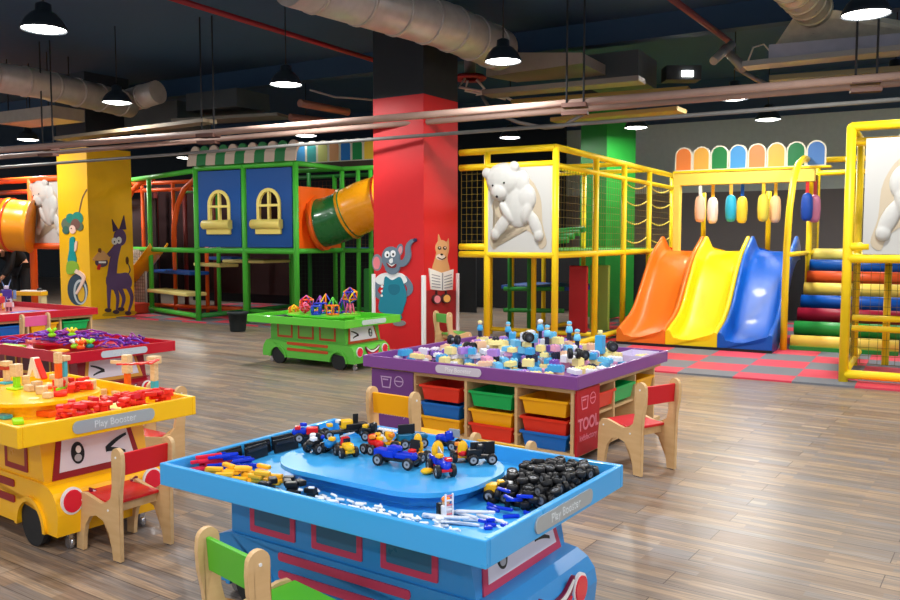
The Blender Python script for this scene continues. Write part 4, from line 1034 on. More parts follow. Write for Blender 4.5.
def car(px, py, z, heading, label, chassis=bk_, hood=bl, cab=None, bed=None, ln=.15, extra=None, wr=.026):
    x, y = at(px, py, z); t = thing('toy_car', label, 'toy vehicle', (x, y, z), heading, 'toy vehicles on the blue table')
    wd = .05; hl = ln / 2
    MB().box((0, 0, wr + .006), (ln, wd, .014), chassis, bev=.003).build('chassis', None, t)
    for sx in (-1, 1):
        for sy in (-1, 1):
            link('wheel', WM if wr == .026 else wheel_mesh(wr), t, (sx * (hl - wr * .95), sy * (wd / 2 + .011), wr), 0, (R(90), 0, 0))
    if hood: 
        b = MB(); b.box((hl * .45, 0, wr + .029), (ln * .5, wd * .95, .034), hood, bev=.01); b.sphere((hl * .75, 0, wr + .026), (.03, .026, .022), hood, 10, 6); b.build('hood', None, t)
    if cab: 
        b = MB().box((-hl * .1, 0, wr + .045), (ln * .3, wd * .95, .05), cab, bev=.012); b.box((-hl * .1 + ln * .15, 0, wr + .054), (.004, wd * .7, .022), M((30, 40, 60), .15)); b.build('cab', None, t)
    if bed: MB().box((-hl * .55, 0, wr + .03), (ln * .5, wd * 1.1, .034), bed, bev=.004).build('bed', None, t)
    for e in extra or []: e(t, hl, wr)
    t.scale = (CS,) * 3
    return t
def ex_ladder(m=M((214, 218, 226), .3), a=25, ln=.13):
    def f(t, hl, wr):
        b = MB()
        for s in (-.012, .012): b.box((ln / 2 - .02, s, 0), (ln, .005, .006), m)
        for k in range(7): b.box((-.02 + ln * (k + .5) / 7, 0, 0), (.004, .024, .004), m)
        b.build('ladder', None, t, (-hl * .4, 0, wr + .07), 0, (0, R(-a * .7), 0))
    return f
def ex_panel(m=bk_, x=-.3, w_=.08, h_=.05, a=0, z=.09, ny=True):
    def f(t, hl, wr): MB().box((0, 0, 0), (w_, .008, h_) if ny else (.008, w_, h_), m, bev=.002).build('panel', None, t, (hl * x, 0, wr + z * .68), 0, (0, R(a), 0))
    return f
def ex_oval(m=yl, x=.2, z=.07, r=(.02, .024, .045)):
    def f(t, hl, wr): MB().sphere((hl * x, 0, wr + z * .7), (r[0], r[1], r[2] * .8), m, 14, 10).build('shield', None, t)
    return f
def ex_bits(*cs):
    def f(t, hl, wr):
        for k, c_ in enumerate(cs):
            MB().box((0, 0, 0), (.03, .03, .018), c_, bev=.004).build('peg', None, t, (hl * (.7 - .5 * k), (-1) ** k * .014, wr + .05 + .01 * (k % 2)), k * .5)
    return f
car(317, 452, PTOP, R(235), 'black toy truck with white posts at the rounded end of the platform', bk_, bk_, bk_, None, .11, [ex_bits(wt, wt, bl)])
car(306, 441, PTOP, R(190), 'blue toy car with red bits behind the black truck with white posts', bk_, bl, None, rd, .12, [ex_bits(rd, bl)])
car(333, 452, PTOP, R(250), 'small turquoise toy car with one big wheel beside the red loader', bk_, M((24, 130, 200), .3), None, None, .10, [ex_bits(yl)])
car(346, 456, PTOP, R(-62), 'red and yellow toy loader with pale ladder boom', yl, yl, rd, None, .12, [ex_ladder(a=28)])
car(373, 453, PTOP, R(-40), 'red toy car with yellow roof peg behind the loader ladder', bk_, rd, rd, None, .10, [ex_bits(yl, og, yl)])
car(344, 437, PTOP, R(205), 'long black flatbed toy truck with yellow cab by the rear rim', bk_, None, yl, bk_, .24, [ex_panel(bk_, -.55, .03, .07), ex_bits(yl, wt)])
car(397, 466, PTOP, R(-30), 'long dark blue toy wagon on four gray hubbed wheels', bk_, bl, bl, bl, .22, [ex_bits(rd, bl, rd)], .028)
car(441, 474, PTOP, R(-70), 'blue toy tractor with red nose and yellow side shield, largest on the platform', rd, bl, None, bl, .17, [ex_bits(rd, yl), ex_oval(yl, -.55, .1, (.014, .03, .055)), ex_panel(gy, -.2, .06, .03, 20, .1)], .03)
car(418, 461, PTOP, R(-120), 'yellow toy digger with black screen standing between the wagon and tractor', yl, None, yl, None, .10, [ex_panel(bk_, .6, .05, .06, -15, .08, False), ex_oval(yl, 0, .11, (.02, .02, .04))])
car(461, 461, PTOP, R(-80), 'toy car carrying an upright yellow oval shield', og, rd, None, None, .10, [ex_oval(yl, .9, .06, (.016, .026, .055)), ex_bits(bl, og)])
car(481, 463, PTOP, R(10), 'black box trailer toy with a purple wheel at the platform edge', bk_, None, bk_, bk_, .14, [ex_panel(bk_, .1, .12, .06, 0, .07)])
car(388, 449, PTOP, R(170), 'jumbled yellow and white toy crane behind the blue wagon', yl, wt, yl, None, .14, [ex_bits(yl, wt, og), ex_ladder(wt, 10, .1)])
car(412, 447, PTOP, R(20), 'teal toy truck with raised black board near the rear rim', bk_, tq, None, tq, .15, [ex_panel(bk_, -.4, .09, .055, 0, .10)])
car(449, 449, PTOP, R(150), 'dark blue toy car with gray screen behind the tractor', bk_, bl, bl, None, .13, [ex_panel(gy, -.5, .06, .04, 0, .09)])
car(373, 440, PTOP, R(160), 'small black toy car squeezed behind the red ones by the rear rim', bk_, bk_, bk_, None, .10, [ex_bits(yl)])
car(499, 500, TF, R(-20), 'yellow toy loader with black bucket on the tray floor beside the wheel heap', yl, yl, None, yl, .12, [ex_panel(bk_, 1.25, .06, .05, 15, .01, False), ex_bits(wt, yl)])
car(491, 488, TF, R(60), 'blue toy car half under the platform edge beside the wheel heap', bk_, bl, None, bl, .11, [ex_bits(bl)])
x, y = at(427, 474, PTOP); o = MB().sphere((0, 0, .012), (.026, .02, .012), yl, 14, 8).build('toy_disc', None, None, (x, y, PTOP), .4); tag(o, 'small yellow oval piece lying before the tractor', 'toy')
x, y = at(446, 519, TF); t = thing('toy_figure', 'toy figure with orange helmet behind a white ladder on the tray floor', 'toy figure', (x, y, TF), R(-60))
MB().box((0, 0, .025), (.028, .03, .05), wt, bev=.005).build('body', None, t); MB().box((-.02, 0, .03), (.02, .05, .05), bk_, bev=.005).build('backpack', None, t)
MB().sphere((0, 0, .062), .014, M((240, 190, 140), .4)).build('head', None, t); MB().sphere((0, 0, .07), (.017, .017, .012), og).build('helmet', None, t)
b = MB()
for s in (-.014, .014): b.box((.022, s, .045), (.005, .005, .10), wt)
for k in range(6): b.box((.022, 0, .008 + k * .016), (.004, .03, .005), M((226, 120, 130), .4) if k % 2 else wt)
b.build('ladder', None, t)
# heap of loose wheels
pk = Packer(); cnt = 0; wl = []
for k in range(2500):
    if cnt >= 260: break
    x = rnd.gauss(.61, .10); y = rnd.gauss(.23, .13)
    if not (.475 < x < .725 and -.04 < y < .46): continue
    cap = TF + .03 + .085 * max(0, 1 - ((y - .22) / .33) ** 2) * max(.2, 1 - ((x - .60) / .22) ** 2)
    up = rnd.random() < .5; a = rnd.uniform(0, 6.28)
    z = pk.drop(x, y, .040, .019 if up else .040, .038 if up else .017, a, TF, cap)
    if z is None: continue
    tilt = rnd.uniform(-.35, .35)
    o = link('wheel_toy', WH, None, BL(x, y, z + (.0215 if up else .0098)), 0, (R(90) + tilt * .3, 0, a + TB) if up else (tilt, tilt * .4, a))
    tag(o, 'small loose black toy wheel with gray hub in the heap on the blue table', 'toy wheel', 'loose wheels on the blue table'); cnt += 1
def strip(name, lbl, cat, x, y, z, d, m, a, fn, th, grp, tilt=0, bev=.003):
    o = MB().box((0, 0, d[2] / 2), d, m, bev=bev, seg=1).build(name, None, None, fn(x, y, z), 0, (tilt, 0, th + a)); tag(o, lbl, cat, grp); return o
# blue pegs beneath the wheel heap
for k in range(26):
    x, y = rnd.uniform(.48, .72), rnd.uniform(-.16, .06)
    if (x - .62) ** 2 / .02 + (y + .03) ** 2 / .012 > 1: continue
    d = (.06, .012, .012); a = rnd.uniform(-.8, .8); z = pk.drop(x, y, *d, a, TF, TF + .07)
    if z is not None: strip('plastic_rod', 'short royal blue plastic rod spilled before the wheel heap', 'toy', x, y, z, d, bl, a, BL, TB, 'blue rods on the blue table')
# black boards along the short rim
for k, (x, y, lb) in enumerate(((-.735, -.19, 'first from the table corner'), (-.69, -.08, 'second from the table corner'), (-.735, -.03, 'standing against the rim, third along'), (-.68, .09, 'leaning in front of the third board'), (-.735, .13, 'fourth against the rim'), (-.67, .25, 'leaning before the fourth board'), (-.73, .29, 'last, nearest the toy trucks'), (-.60, .38, 'lying loose beside the platform end'))):
    o = MB().box((0, 0, .032), (.135, .012, .06), bk_, bev=.003).box((0, -.009, .045), (.12, .008, .012), M((44, 46, 52), .3)).build('toy_board', None, None, BL(x, y, TF), 0, (R(-8), 0, TB + R(90) + (rnd.uniform(-.12, .12) if k < 7 else .7)))
    tag(o, 'long black toy board ' + lb + ' on the blue table', 'toy board', 'black boards on the blue table')
pk2 = Packer(.008)
def scatter(n, xr, yr, d, m, lbl, grp, base, fn, th, amax, cap, name='plastic_rod', cat='toy', pk=pk2, lenr=None):
    for k in range(n):
        x, y = rnd.uniform(*xr), rnd.uniform(*yr); a = amax[0] + rnd.uniform(-amax[1], amax[1]); dd = d if not lenr else (rnd.uniform(*lenr), d[1], d[2])
        z = pk.drop(x, y, *dd, a, base, cap)
        if z is None: continue
        strip(name, lbl, cat, x, y, z, dd, m, a, fn, th, grp)
scatter(14, (-.735, -.68), (-.38, -.26), (.11, .014, .014), M((226, 40, 70), .3), 'red plastic rod in the bundle at the sharp corner of the blue table', 'red rods on the blue table', TF, BL, TB, (1.2, .12), TF + .075)
scatter(34, (-.72, -.56), (-.40, -.20), (.09, .012, .012), bl, 'royal blue plastic rod beside the red bundle on the blue table', 'blue rods by the red bundle', TF, BL, TB, (.9, .3), TF + .07)
scatter(34, (-.60, -.34), (-.43, -.24), (.07, .022, .016), M((250, 186, 36), .35), 'yellow plastic bar in the small heap along the blue rim', 'yellow bars on the blue table', TF, BL, TB, (.3, .5), TF + .075)
scatter(22, (-.34, -.08), (-.46, -.32), (.045, .03, .02), bk_, 'small black plastic joint along the long blue rim', 'black joints on the blue table', TF, BL, TB, (.2, .9), TF + .06)
scatter(150, (-.10, .56), (-.47, -.32), (.04, .009, .009), wt, 'small white plastic connector along the long blue rim', 'white connectors on the blue table', TF, BL, TB, (0, .9), TF + .05, lenr=(.02, .045))
scatter(14, (.44, .62), (-.34, -.20), (.14, .012, .01), M((214, 220, 232), .35), 'long pale plastic beam at the near corner of the blue table', 'pale beams on the blue table', TF, BL, TB, (.1, .4), TF + .04)
scatter(14, (.58, .70), (-.30, -.17), (.03, .014, .012), bl, 'small blue plastic peg beside the long pale beams', 'blue pegs by the pale beams', TF, BL, TB, (.4, .8), TF + .03)

# ---- pastel bricks on the purple table
PC = {'pale blue': (112, 196, 238), 'lilac': (176, 136, 222), 'cream yellow': (250, 234, 158), 'pink': (240, 172, 206), 'white': (240, 240, 246), 'dark navy': (36, 40, 66), 'sky blue': (70, 170, 226), 'violet': (128, 84, 188), 'peach': (248, 206, 170)}
wts = ['pale blue'] * 6 + ['lilac'] * 4 + ['cream yellow'] * 6 + ['pink'] * 3 + ['white'] * 6 + ['dark navy'] * 3 + ['sky blue'] * 3 + ['violet'] * 1 + ['peach'] * 2
SZ = [(.055, .055, .046), (.11, .055, .046), (.055, .055, .03), (.082, .055, .05), (.11, .055, .03)]
BRK = {}
def brick(c_, s):
    if (c_, s) not in BRK: BRK[(c_, s)] = box_mesh(*SZ[s], M(PC[c_], .3), .025, 'toy_brick')
    return BRK[(c_, s)]
WM2 = wheel_mesh(.04, .03, M((60, 62, 70), .4))
pp = Packer(.015); thP = R(-35.24); hxp, hyp = .9315 - .04, .8185 - .04
tall = []
def standing(px, py, kind, lb, zb=.56):
    x, y = at(px, py, zb); lx, ly = PI_((x, y)); lx = max(-hxp + .05, min(hxp - .05, lx)); ly = max(-hyp + .05, min(hyp - .05, ly))
    z = pp.drop(lx, ly, .05, .05, .12, 0, TF); loc = PL(lx, ly, z)
    if kind == 'tower':
        t = thing('brick_tower', lb, 'toy', loc, thP); MB().box((0, 0, .075), (.065, .065, .15), M(PC['sky blue'], .3), bev=.004).build('stack', None, t); MB().cyl((0, 0, .15), (0, 0, .19), .018, M(PC['cream yellow'], .3), 12).build('peg', None, t)
    elif kind == 'figure':
        t = thing('toy_figure', lb, 'toy figure', loc, thP + rnd.uniform(-1, 1)); c_ = M(PC[rnd.choice(['sky blue', 'pink', 'violet', 'pale blue'])], .3)
        MB().box((0, 0, .03), (.034, .026, .06), M(PC['dark navy'], .4), bev=.005).build('legs', None, t); MB().lathe([(0, .06), (.026, .06), (.03, .075), (.022, .11), (0, .115)], c_, 12).build('body', None, t)
        MB().sphere((0, 0, .13), .02, M((246, 214, 180), .4)).build('head', None, t); MB().sphere((0, 0, .138), (.022, .022, .016), M(PC[rnd.choice(['white', 'cream yellow', 'pale blue'])], .4)).build('hat', None, t)
    elif kind == 'wheels':
        t = thing('wheel_set', lb, 'toy', loc, rnd.uniform(0, 3)); MB().cyl((0, -.03, .04), (0, .03, .04), .012, HUB, 10).build('axle', None, t); 
        for s in (-1, 1): link('wheel', WM2, t, (0, s * .03, .04), 0, (R(90), 0, 0))
nb = 0
for k in range(9000):
    if nb >= 300: break
    x, y = rnd.uniform(-hxp, hxp), rnd.uniform(-hyp, hyp)
    cap = TF + .08 + .19 * math.exp(-((x - .05) / .45) ** 2 - ((y - .05) / .5) ** 2) + .04 * math.exp(-((x + .2) / .5) ** 2 - ((y + .5) / .3) ** 2)
    if y > .35 and x > .45 and rnd.random() < .7: continue
    c_ = rnd.choice(wts); s = rnd.randrange(5); d = SZ[s]; a = rnd.uniform(0, 6.28)
    if max(abs(x) + d[0] / 2 - hxp, abs(y) + d[0] / 2 - hyp) > 0: continue
    z = pp.drop(x, y, d[0], d[1], d[2] + .007, a, TF, cap)
    if z is None: continue
    nb += 1; o = link('toy_brick', brick(c_, s), None, PL(x, y, z), 0, (rnd.uniform(-.06, .06), rnd.uniform(-.06, .06), thP + a))
    tag(o, '%s %s plastic toy brick in the heap on the purple table' % (c_, ['square', 'long', 'thin square', 'medium', 'thin long'][s]), 'toy brick', 'pastel bricks on the purple table')
standing(600, 357, 'tower', 'sky blue brick tower with cream peg on the purple table'); standing(612, 360, 'wheels', 'pair of black toy wheels beside the sky blue tower')
for k, (px, py) in enumerate(((569, 357), (577, 358), (540, 358), (547, 360), (508, 346), (480, 342))):
    standing(px, py, 'figure', 'small toy figure standing in the pastel bricks ' + ['before the tower', 'next to the tower', 'among black wheels', 'with a pale hat near the plate', 'by the far rim', 'on top of the mound'][k])
for k, (px, py) in enumerate(((528, 362), (582, 364), (574, 368), (470, 360), (454, 357))):
    standing(px, py, 'wheels', 'pair of black toy wheels in the pastel bricks ' + ['at the middle of the heap', 'facing the red chair', 'by the near corner', 'below the mound', 'near the long purple rim'][k])
x, y = at(652, 349, .56); lx, ly = PI_((x, y)); t = thing('sorting_tray', 'empty pale lilac plastic tray at the far corner of the purple table', 'tray', PL(.76, .58, TF), thP)
MB().box((0, 0, .004), (.24, .36, .008), M((214, 206, 236), .35)).build('base', None, t)
for s in (-1, 1):
    MB().box((s * .117, 0, .03), (.006, .36, .06), M((214, 206, 236), .35)).build('side', None, t); MB().box((0, s * .177, .03), (.228, .006, .06), M((214, 206, 236), .35)).build('end', None, t)
# ---- wooden blocks and red pieces on the yellow table
YL, YI = loc_fn(YT), inv_fn(YT); TY = R(-36.5); OT = .6065 * ZY; TFY = .534 * ZY
pine = WOOD2; rdp = M((232, 44, 30), .35); ora = M((244, 100, 20), .35); tea = M((70, 180, 196), .35); lime = M((150, 226, 30), .35)
def ytower(px, py, z, segs, lb, w_=.034, extra=None):
    x, y = at(px, py, z); t = thing('block_tower', lb, 'toy', (x, y, z), TY + .2); h = 0
    for k, (m, hh, ww) in enumerate(segs):
        MB().box((0, 0, h + hh / 2), (ww, ww, hh), m, bev=.004).build('block', None, t); h += hh
    for e in extra or []: e(t, h)
    return t
ytower(59, 391, OT, [(lime, .02, .05), (pine, .05, .034), (ora, .085, .03), (pine, .06, .034)], 'tall wooden block tower with orange middle on the yellow table platform')
ytower(65, 389, OT, [(lime, .02, .05), (pine, .05, .028), (tea, .09, .026), (pine, .03, .05)], 'wooden block tower with teal middle beside the orange one')
ytower(17, 389, OT, [(M((190, 240, 40), .35), .012, .08), (lime, .06, .03), (pine, .07, .05)], 'wooden block tower on lime base near the platform end', extra=None)
ytower(7, 384, OT, [(tea, .015, .06), (pine, .07, .03), (M((190, 60, 40), .4), .02, .05), (pine, .03, .05)], 'small wooden block figure on teal base')
ytower(155, 398, TFY, [(tea, .10, .034), (pine, .10, .034), (pine, .045, .06)], 'tall wooden stick tower with blue foot by the yellow rim')
def cross(t, h): 
    MB().box((-.05, 0, h - .05), (.15, .018, .02), pine).build('cross_bar', None, t)
ytower(128, 395, TFY, [(ora, .13, .03), (pine, .11, .045)], 'wooden block tower with orange foot and a side bar', extra=[cross])
fan = thing('toy_fan', 'red flat fan pieces resting on top of the two wooden towers', 'toy', (*at(138, 364, .85), .835), TY)
for k in range(5): MB().box((0, 0, 0), (.16, .022, .008), rdp, bev=.002).build('fan_blade', None, fan, (.03 * k - .05, .012 * k, .012 + .004 * k), .9 + k * .35)
af_ = thing('block_arch', 'pale wooden block arch leaning with a red bar', 'toy', (*at(36, 377, OT), OT), TY)
MB().prism([(-.07, 0), (-.035, 0), (0, .05), (.03, 0), (.07, 0), (.01, .12), (-.02, .12)], -.02, .02, M((238, 228, 206), .5), 'xz').build('arch', None, af_)
MB().box((.06, 0, .055), (.02, .03, .14), rdp, rot=Euler((0, R(-38), 0))).build('leaning_bar', None, af_)
for k, (px, py, d, lb) in enumerate(((29, 391, (.06, .035, .035), 'first of the row before the towers'), (37, 390, (.045, .045, .05), 'tallest of the row before the towers'), (42, 394, (.05, .04, .045), 'third of the row before the towers'), (48, 398, (.045, .04, .03), 'small one by the red disc'), (90, 389, (.06, .05, .05), 'alone at the platform edge by the red pieces'), (54, 379, (.05, .03, .03), 'beside the leaning arch'), (26, 384, (.04, .03, .05), 'behind the row before the towers'))):
    x, y = at(px, py, OT); o = MB().box((0, 0, d[2] / 2), d, pine, bev=.004).build('wooden_block', None, None, (x, y, OT), TY + k * .2); tag(o, 'plain wooden block on the yellow table, ' + lb, 'toy block', 'wooden blocks on the yellow table')
for px, py, r_, h_, c_, lb in ((60, 396, .035, .024, rdp, 'red disc piece in front of the block towers'), (34, 399, .026, .006, M((252, 236, 160), .4), 'pale flat oval piece on the yellow platform'), (52, 388, .04, .018, M((236, 96, 30), .4), 'flat orange piece behind the red disc')):
    x, y = at(px, py, OT); o = MB().cyl((0, 0, 0), (0, 0, h_), r_, c_, 18).build('toy_disc', None, None, (x, y, OT)); tag(o, lb, 'toy')
py_ = Packer(.01)
def ybit(n, xr, yr, base, cap, lb, grp, cs):
    for k in range(n):
        x, y = rnd.uniform(*xr), rnd.uniform(*yr); d = rnd.choice([(.06, .035, .02), (.08, .024, .018), (.035, .035, .028)]); a = rnd.uniform(0, 3.1)
        z = py_.drop(x, y, *d, a, base, cap)
        if z is None: continue
        strip('plastic_piece', lb, 'toy', x, y, z, d, rnd.choice(cs), a, YL, TY, grp, rnd.uniform(-.15, .15))
ybit(290, (.48, .635), (-.16, .40), TFY, TFY + .12, 'red plastic construction piece heaped along the yellow front rim', 'red pieces along the yellow rim', [rdp, rdp, M((240, 60, 44), .35), M((214, 26, 40), .35)])
ybit(28, (-.04, .15), (.08, .24), OT, OT + .06, 'red plastic construction piece heaped on the yellow platform', 'red pieces on the yellow platform', [rdp, M((240, 70, 44), .35)])
for px, py, c_, d, lb in ((47, 416, ora, (.10, .06, .03), 'orange plate under the yellow platform edge'), (70, 414, M((236, 70, 26), .35), (.09, .06, .025), 'red orange plate beside the teal gear under the platform'), (4, 418, tea, (.09, .05, .02), 'light blue plate in the near corner of yellow table'), (18, 423, lime, (.10, .05, .02), 'lime green plate in the near corner of yellow table'), (8, 411, pine, (.07, .04, .03), 'wooden piece in the near corner of yellow table'), (107, 400, M((190, 70, 30), .4), (.1, .03, .025), 'brown red bar before the red heap on yellow tray'), (104, 394, pine, (.04, .03, .03), 'wooden cube before the red heap on yellow tray'), (116, 396, pine, (.05, .03, .03), 'wooden cube next to the orange footed tower')):
    x, y = at(px, py, TFY); o = MB().box((0, 0, d[2] / 2), d, c_, bev=.004).build('toy_plate', None, None, (x, y, TFY), TY + rnd.uniform(-.4, .4)); tag(o, lb, 'toy')
g_ = MB(); x, y = at(83, 412, TFY)
g_.tube([(.03 * math.cos(R(a)), .03 * math.sin(R(a)), .035) for a in range(0, 360, 30)], .01, M((60, 120, 120), .4), 8, closed=True); g_.cyl((0, 0, 0), (0, 0, .04), .012, M((60, 120, 120), .4), 10)
tag(g_.build('toy_gear', None, None, (x, y, TFY)), 'teal toy gear under the yellow platform edge', 'toy')
# ---- purple sticks on the red table
RLc, RI_ = loc_fn(RT), inv_fn(RT); TR = R(-34.6)
pu = [M((104, 44, 176), .35), M((128, 60, 196), .35), M((150, 40, 150), .35), M((84, 40, 140), .35)]
stm = []
for k in range(4):
    b = MB(); b.tube([(-.08 + .16 * q / 6, 0, .007 + .03 * math.sin(math.pi * q / 6) * (k % 3) / 2) for q in range(7)], .007, pu[k], 6); b.sphere((-.08, 0, .008), .011, pu[k], 6, 5); b.sphere((.08, 0, .008), .011, pu[k], 6, 5); stm.append(b.mesh('toy_stick'))
def sticks(n, xr, yr, base, hmax, lb, grp):
    q = Packer(.012)
    for k in range(n):
        x, y = rnd.uniform(*xr), rnd.uniform(*yr); a = rnd.uniform(0, 3.14); z = q.drop(x, y, .16, .016, .014, a, base, base + hmax)
        if z is None: continue
        o = link('toy_stick', stm[k % 4], None, RLc(x, y, z), 0, (rnd.uniform(-.2, .2), rnd.uniform(-.1, .25), TR + a)); tag(o, lb, 'toy stick', grp)
sticks(110, (-.34, .32), (-.22, .20), .6065, .06, 'purple plastic stick heaped on the raised platform of red table', 'purple sticks on the red platform')
sticks(50, (.50, .70), (-.02, .36), TF, .12, 'purple plastic stick heaped beyond the platform of red table', 'purple sticks on the red tray')
sticks(26, (-.70, -.52), (-.40, -.05), TF, .05, 'purple plastic stick in the green edged corner of red table', 'purple sticks in the red corner')
for k, (px, py, c1, c2, lb) in enumerate(((92, 341, lime, M((20, 130, 130), .4), 'green flower connector with teal base on the purple sticks'), (45, 339, lime, lime, 'lime flower connector near the pink chair'), (72, 338, M((250, 220, 40), .4), lime, 'yellow flower connector in the middle of the purple sticks'), (80, 340, M((250, 220, 60), .4), M((250, 200, 40), .4), 'yellow toy flower behind the purple heap'), (56, 343, M((220, 220, 214), .4), lime, 'pale flower connector before the purple heap'), (106, 345, ora, ora, 'orange toy clip between the purple heaps'))):
    x, y = at(px, py, .64); lx, ly = RI_((x, y)); lx = max(-.3, min(.5, lx)); ly = max(-.2, min(.3, ly)); t = thing('toy_connector', lb, 'toy', RLc(lx, ly, .655 if lx < .38 else .58), k)
    MB().lathe([(0, 0), (.03, 0), (.035, .02), (.015, .035), (0, .036)], c2, 12).build('hub', None, t)
    for j in range(4): MB().tube([(0, 0, .03), (.04 * math.cos(j * 1.57), .04 * math.sin(j * 1.57), .07)], [.008, .012], c1, 6).build('petal', None, t)
for px, py, c_, d, lb in ((8, 345, lime, (.30, .16, .03), 'lime green flat plate in the red table corner'), (50, 354, M((240, 222, 176), .5), (.30, .13, .03), 'cream flat plate by the near red rim'), (60, 352, M((246, 196, 60), .4), (.10, .12, .02), 'yellow plate on the cream plate side')):
    x, y = at(px, py, TF + .03); lx, ly = RI_((x, y)); lx = max(-.66, min(.66, lx)); ly = max(-.42, min(.42, ly))
    o = MB().box((0, 0, d[2] / 2), d, c_, bev=.008).build('toy_plate', None, None, RLc(lx, ly, TF + (.03 if d[2] == .02 else 0)), TR + .1); tag(o, lb, 'toy')
# ---- magnetic frames on the green table
GLc, GI = loc_fn(GT), inv_fn(GT)
MAGP = [(-.56, .06), (-.36, .08), (-.28, .24), (-.12, .17), (-.06, .0), (.06, .1), (.10, .24), (.20, -.06), (.02, -.16), (-.2, -.12)]
GC = {'red': (226, 40, 40), 'purple': (124, 44, 160), 'blue': (20, 60, 200), 'yellow': (250, 214, 40), 'orange': (250, 120, 24), 'green': (90, 200, 60), 'pink': (240, 110, 150)}
def magnet(px, py, kind, s, cols, lb, z=PTOP, lift=0):
    s *= 1.3; lx, ly = MAGP.pop(0); z = PTOP if abs(lx) < .45 else TF; x, y, z = GLc(lx, ly, z); t = thing('magnetic_shape', lb, 'toy', (x, y, z + lift), rnd.uniform(0, 1.5), 'magnetic shapes on the green table')
    tmp = bmesh.new()
    if kind == 'ball': bmesh.ops.create_icosphere(tmp, subdivisions=1, radius=s)
    elif kind == 'cube': bmesh.ops.create_cube(tmp, size=s * 1.6)
    else: bmesh.ops.create_cone(tmp, cap_ends=True, segments=4, radius1=s, radius2=0, depth=s * 1.7)
    zmin = min(v.co.z for v in tmp.verts); per = {}
    for k, e in enumerate(tmp.edges): per.setdefault(cols[k % len(cols)], []).append([v.co - Vector((0, 0, zmin - .008)) for v in e.verts])
    for c_, es in per.items():
        b = MB()
        for e in es: b.tube(e, .008, M(GC[c_], .3), 6)
        b.build('edge_bars', None, t)
    tmp.free(); return t
magnet(295, 312, 'ball', .055, ['orange', 'yellow'], 'orange and yellow magnetic ball frame at the tray corner', TF)
magnet(306, 309, 'ball', .075, ['red', 'purple', 'orange'], 'red and purple magnetic ball frame')
magnet(313, 306, 'cone', .085, ['purple', 'pink'], 'purple magnetic pyramid behind the red ball frame')
magnet(321, 305, 'cone', .10, ['yellow', 'orange', 'blue'], 'yellow topped magnetic pyramid in the middle')
magnet(322, 309, 'cube', .055, ['blue'], 'blue magnetic cube frame before the yellow pyramid')
magnet(330, 308, 'cone', .085, ['green', 'blue'], 'green magnetic pyramid beside the blue cube')
magnet(336, 306, 'cone', .085, ['purple', 'blue'], 'purple and blue magnetic pyramid before the tall tower')
magnet(337, 313, 'cube', .05, ['orange'], 'orange magnetic cube frame at the platform edge')
magnet(327, 313, 'cube', .045, ['blue', 'blue'], 'small blue magnetic box at the platform edge')
magnet(314, 313, 'ball', .05, ['red', 'pink'], 'small red magnetic ball frame at the platform edge')
t = thing('magnetic_tower', 'tall magnetic tower with a multicoloured ball on a pink stem', 'toy', GLc(.30, .14, PTOP), .3)
MB().cyl((0, 0, 0), (0, 0, .012), .09, M((160, 210, 70), .4), 20).build('base_plate', None, t)
b = MB()
for k in range(4): b.tube([(.05 * math.cos(k * 1.57), .05 * math.sin(k * 1.57), .01), (.03 * math.cos(k * 1.57), .03 * math.sin(k * 1.57), .13)], .010, M(GC['pink'], .35), 6)
b.build('stem', None, t)
tmp = bmesh.new(); bmesh.ops.create_icosphere(tmp, subdivisions=1, radius=.095)
for q, c_ in enumerate(('yellow', 'blue', 'orange', 'purple')):
    b = MB()
    for k, e in enumerate(tmp.edges):
        if k % 4 == q: b.tube([v.co + Vector((0, 0, .225)) for v in e.verts], .009, M(GC[c_], .3), 6)
    b.build('edge_bars', None, t)
tmp.free()
TG = R(-34)
for x, y, d, c_, lb in ((.62, .22, (.12, .34, .02), M((250, 190, 60), .4), 'yellow orange strip lying in the green tray near the plate'), (.64, -.1, (.1, .2, .02), M((236, 130, 60), .4), 'orange strip lying in the green tray near its corner'), (-.62, -.2, (.16, .44, .03), M((36, 44, 48), .5), 'dark flat board in the green tray')):
    o = MB().box((0, 0, d[2] / 2), d, c_, bev=.004).build('toy_strip', None, None, GLc(x, y, TF), TG); tag(o, lb, 'toy')
# ---- toy robots, bridge and drawings on the far red table
def robot(px, py, cs, lb, s=1.0):
    lx, ly = RI(at(px, py, TF)); t = thing('toy_robot', lb, 'toy', RL(max(-1.2, min(1.2, lx)), max(-.84, min(.84, ly)), TF), R(-60), 'toy robots on the far red table'); a, b_, c_ = [M(q, .35) for q in cs]
    for k in (-1, 1):
        MB().box((0, k * .04, .05), (.06, .05, .10), b_, bev=.008).build('leg', None, t); MB().box((0, k * .095, .15), (.04, .04, .12), c_, bev=.008).build('arm', None, t)
    MB().box((0, 0, .16), (.08, .13, .12), a, bev=.012).build('body', None, t); MB().box((0, 0, .25), (.06, .06, .05), b_, bev=.01).build('head', None, t)
    for k in (-1, 1): MB().prism([(k * .02, .27), (k * .06, .36), (k * .035, .27)], -.01, .01, c_, 'yz').build('horn', None, t)
    t.scale = (s,) * 3
robot(7, 306, ((70, 50, 150), (200, 200, 220), (120, 150, 200)), 'purple and silver toy robot at the picture edge of far red table', 1.1)
robot(1, 309, ((210, 60, 70), (240, 200, 60), (60, 60, 160)), 'red and yellow toy robot beside the purple one', .8)
robot(9, 311, ((230, 160, 160), (120, 40, 60), (240, 230, 235)), 'pink and maroon toy robot before the purple one', .55)
robot(57, 301, ((200, 70, 50), (60, 110, 130), (230, 160, 80)), 'small red and teal toy robot near the yellow pillar', .45)
robot(50, 303, ((60, 80, 110), (230, 226, 200), (30, 60, 60)), 'small gray toy robot under the yellow bridge end', .45)
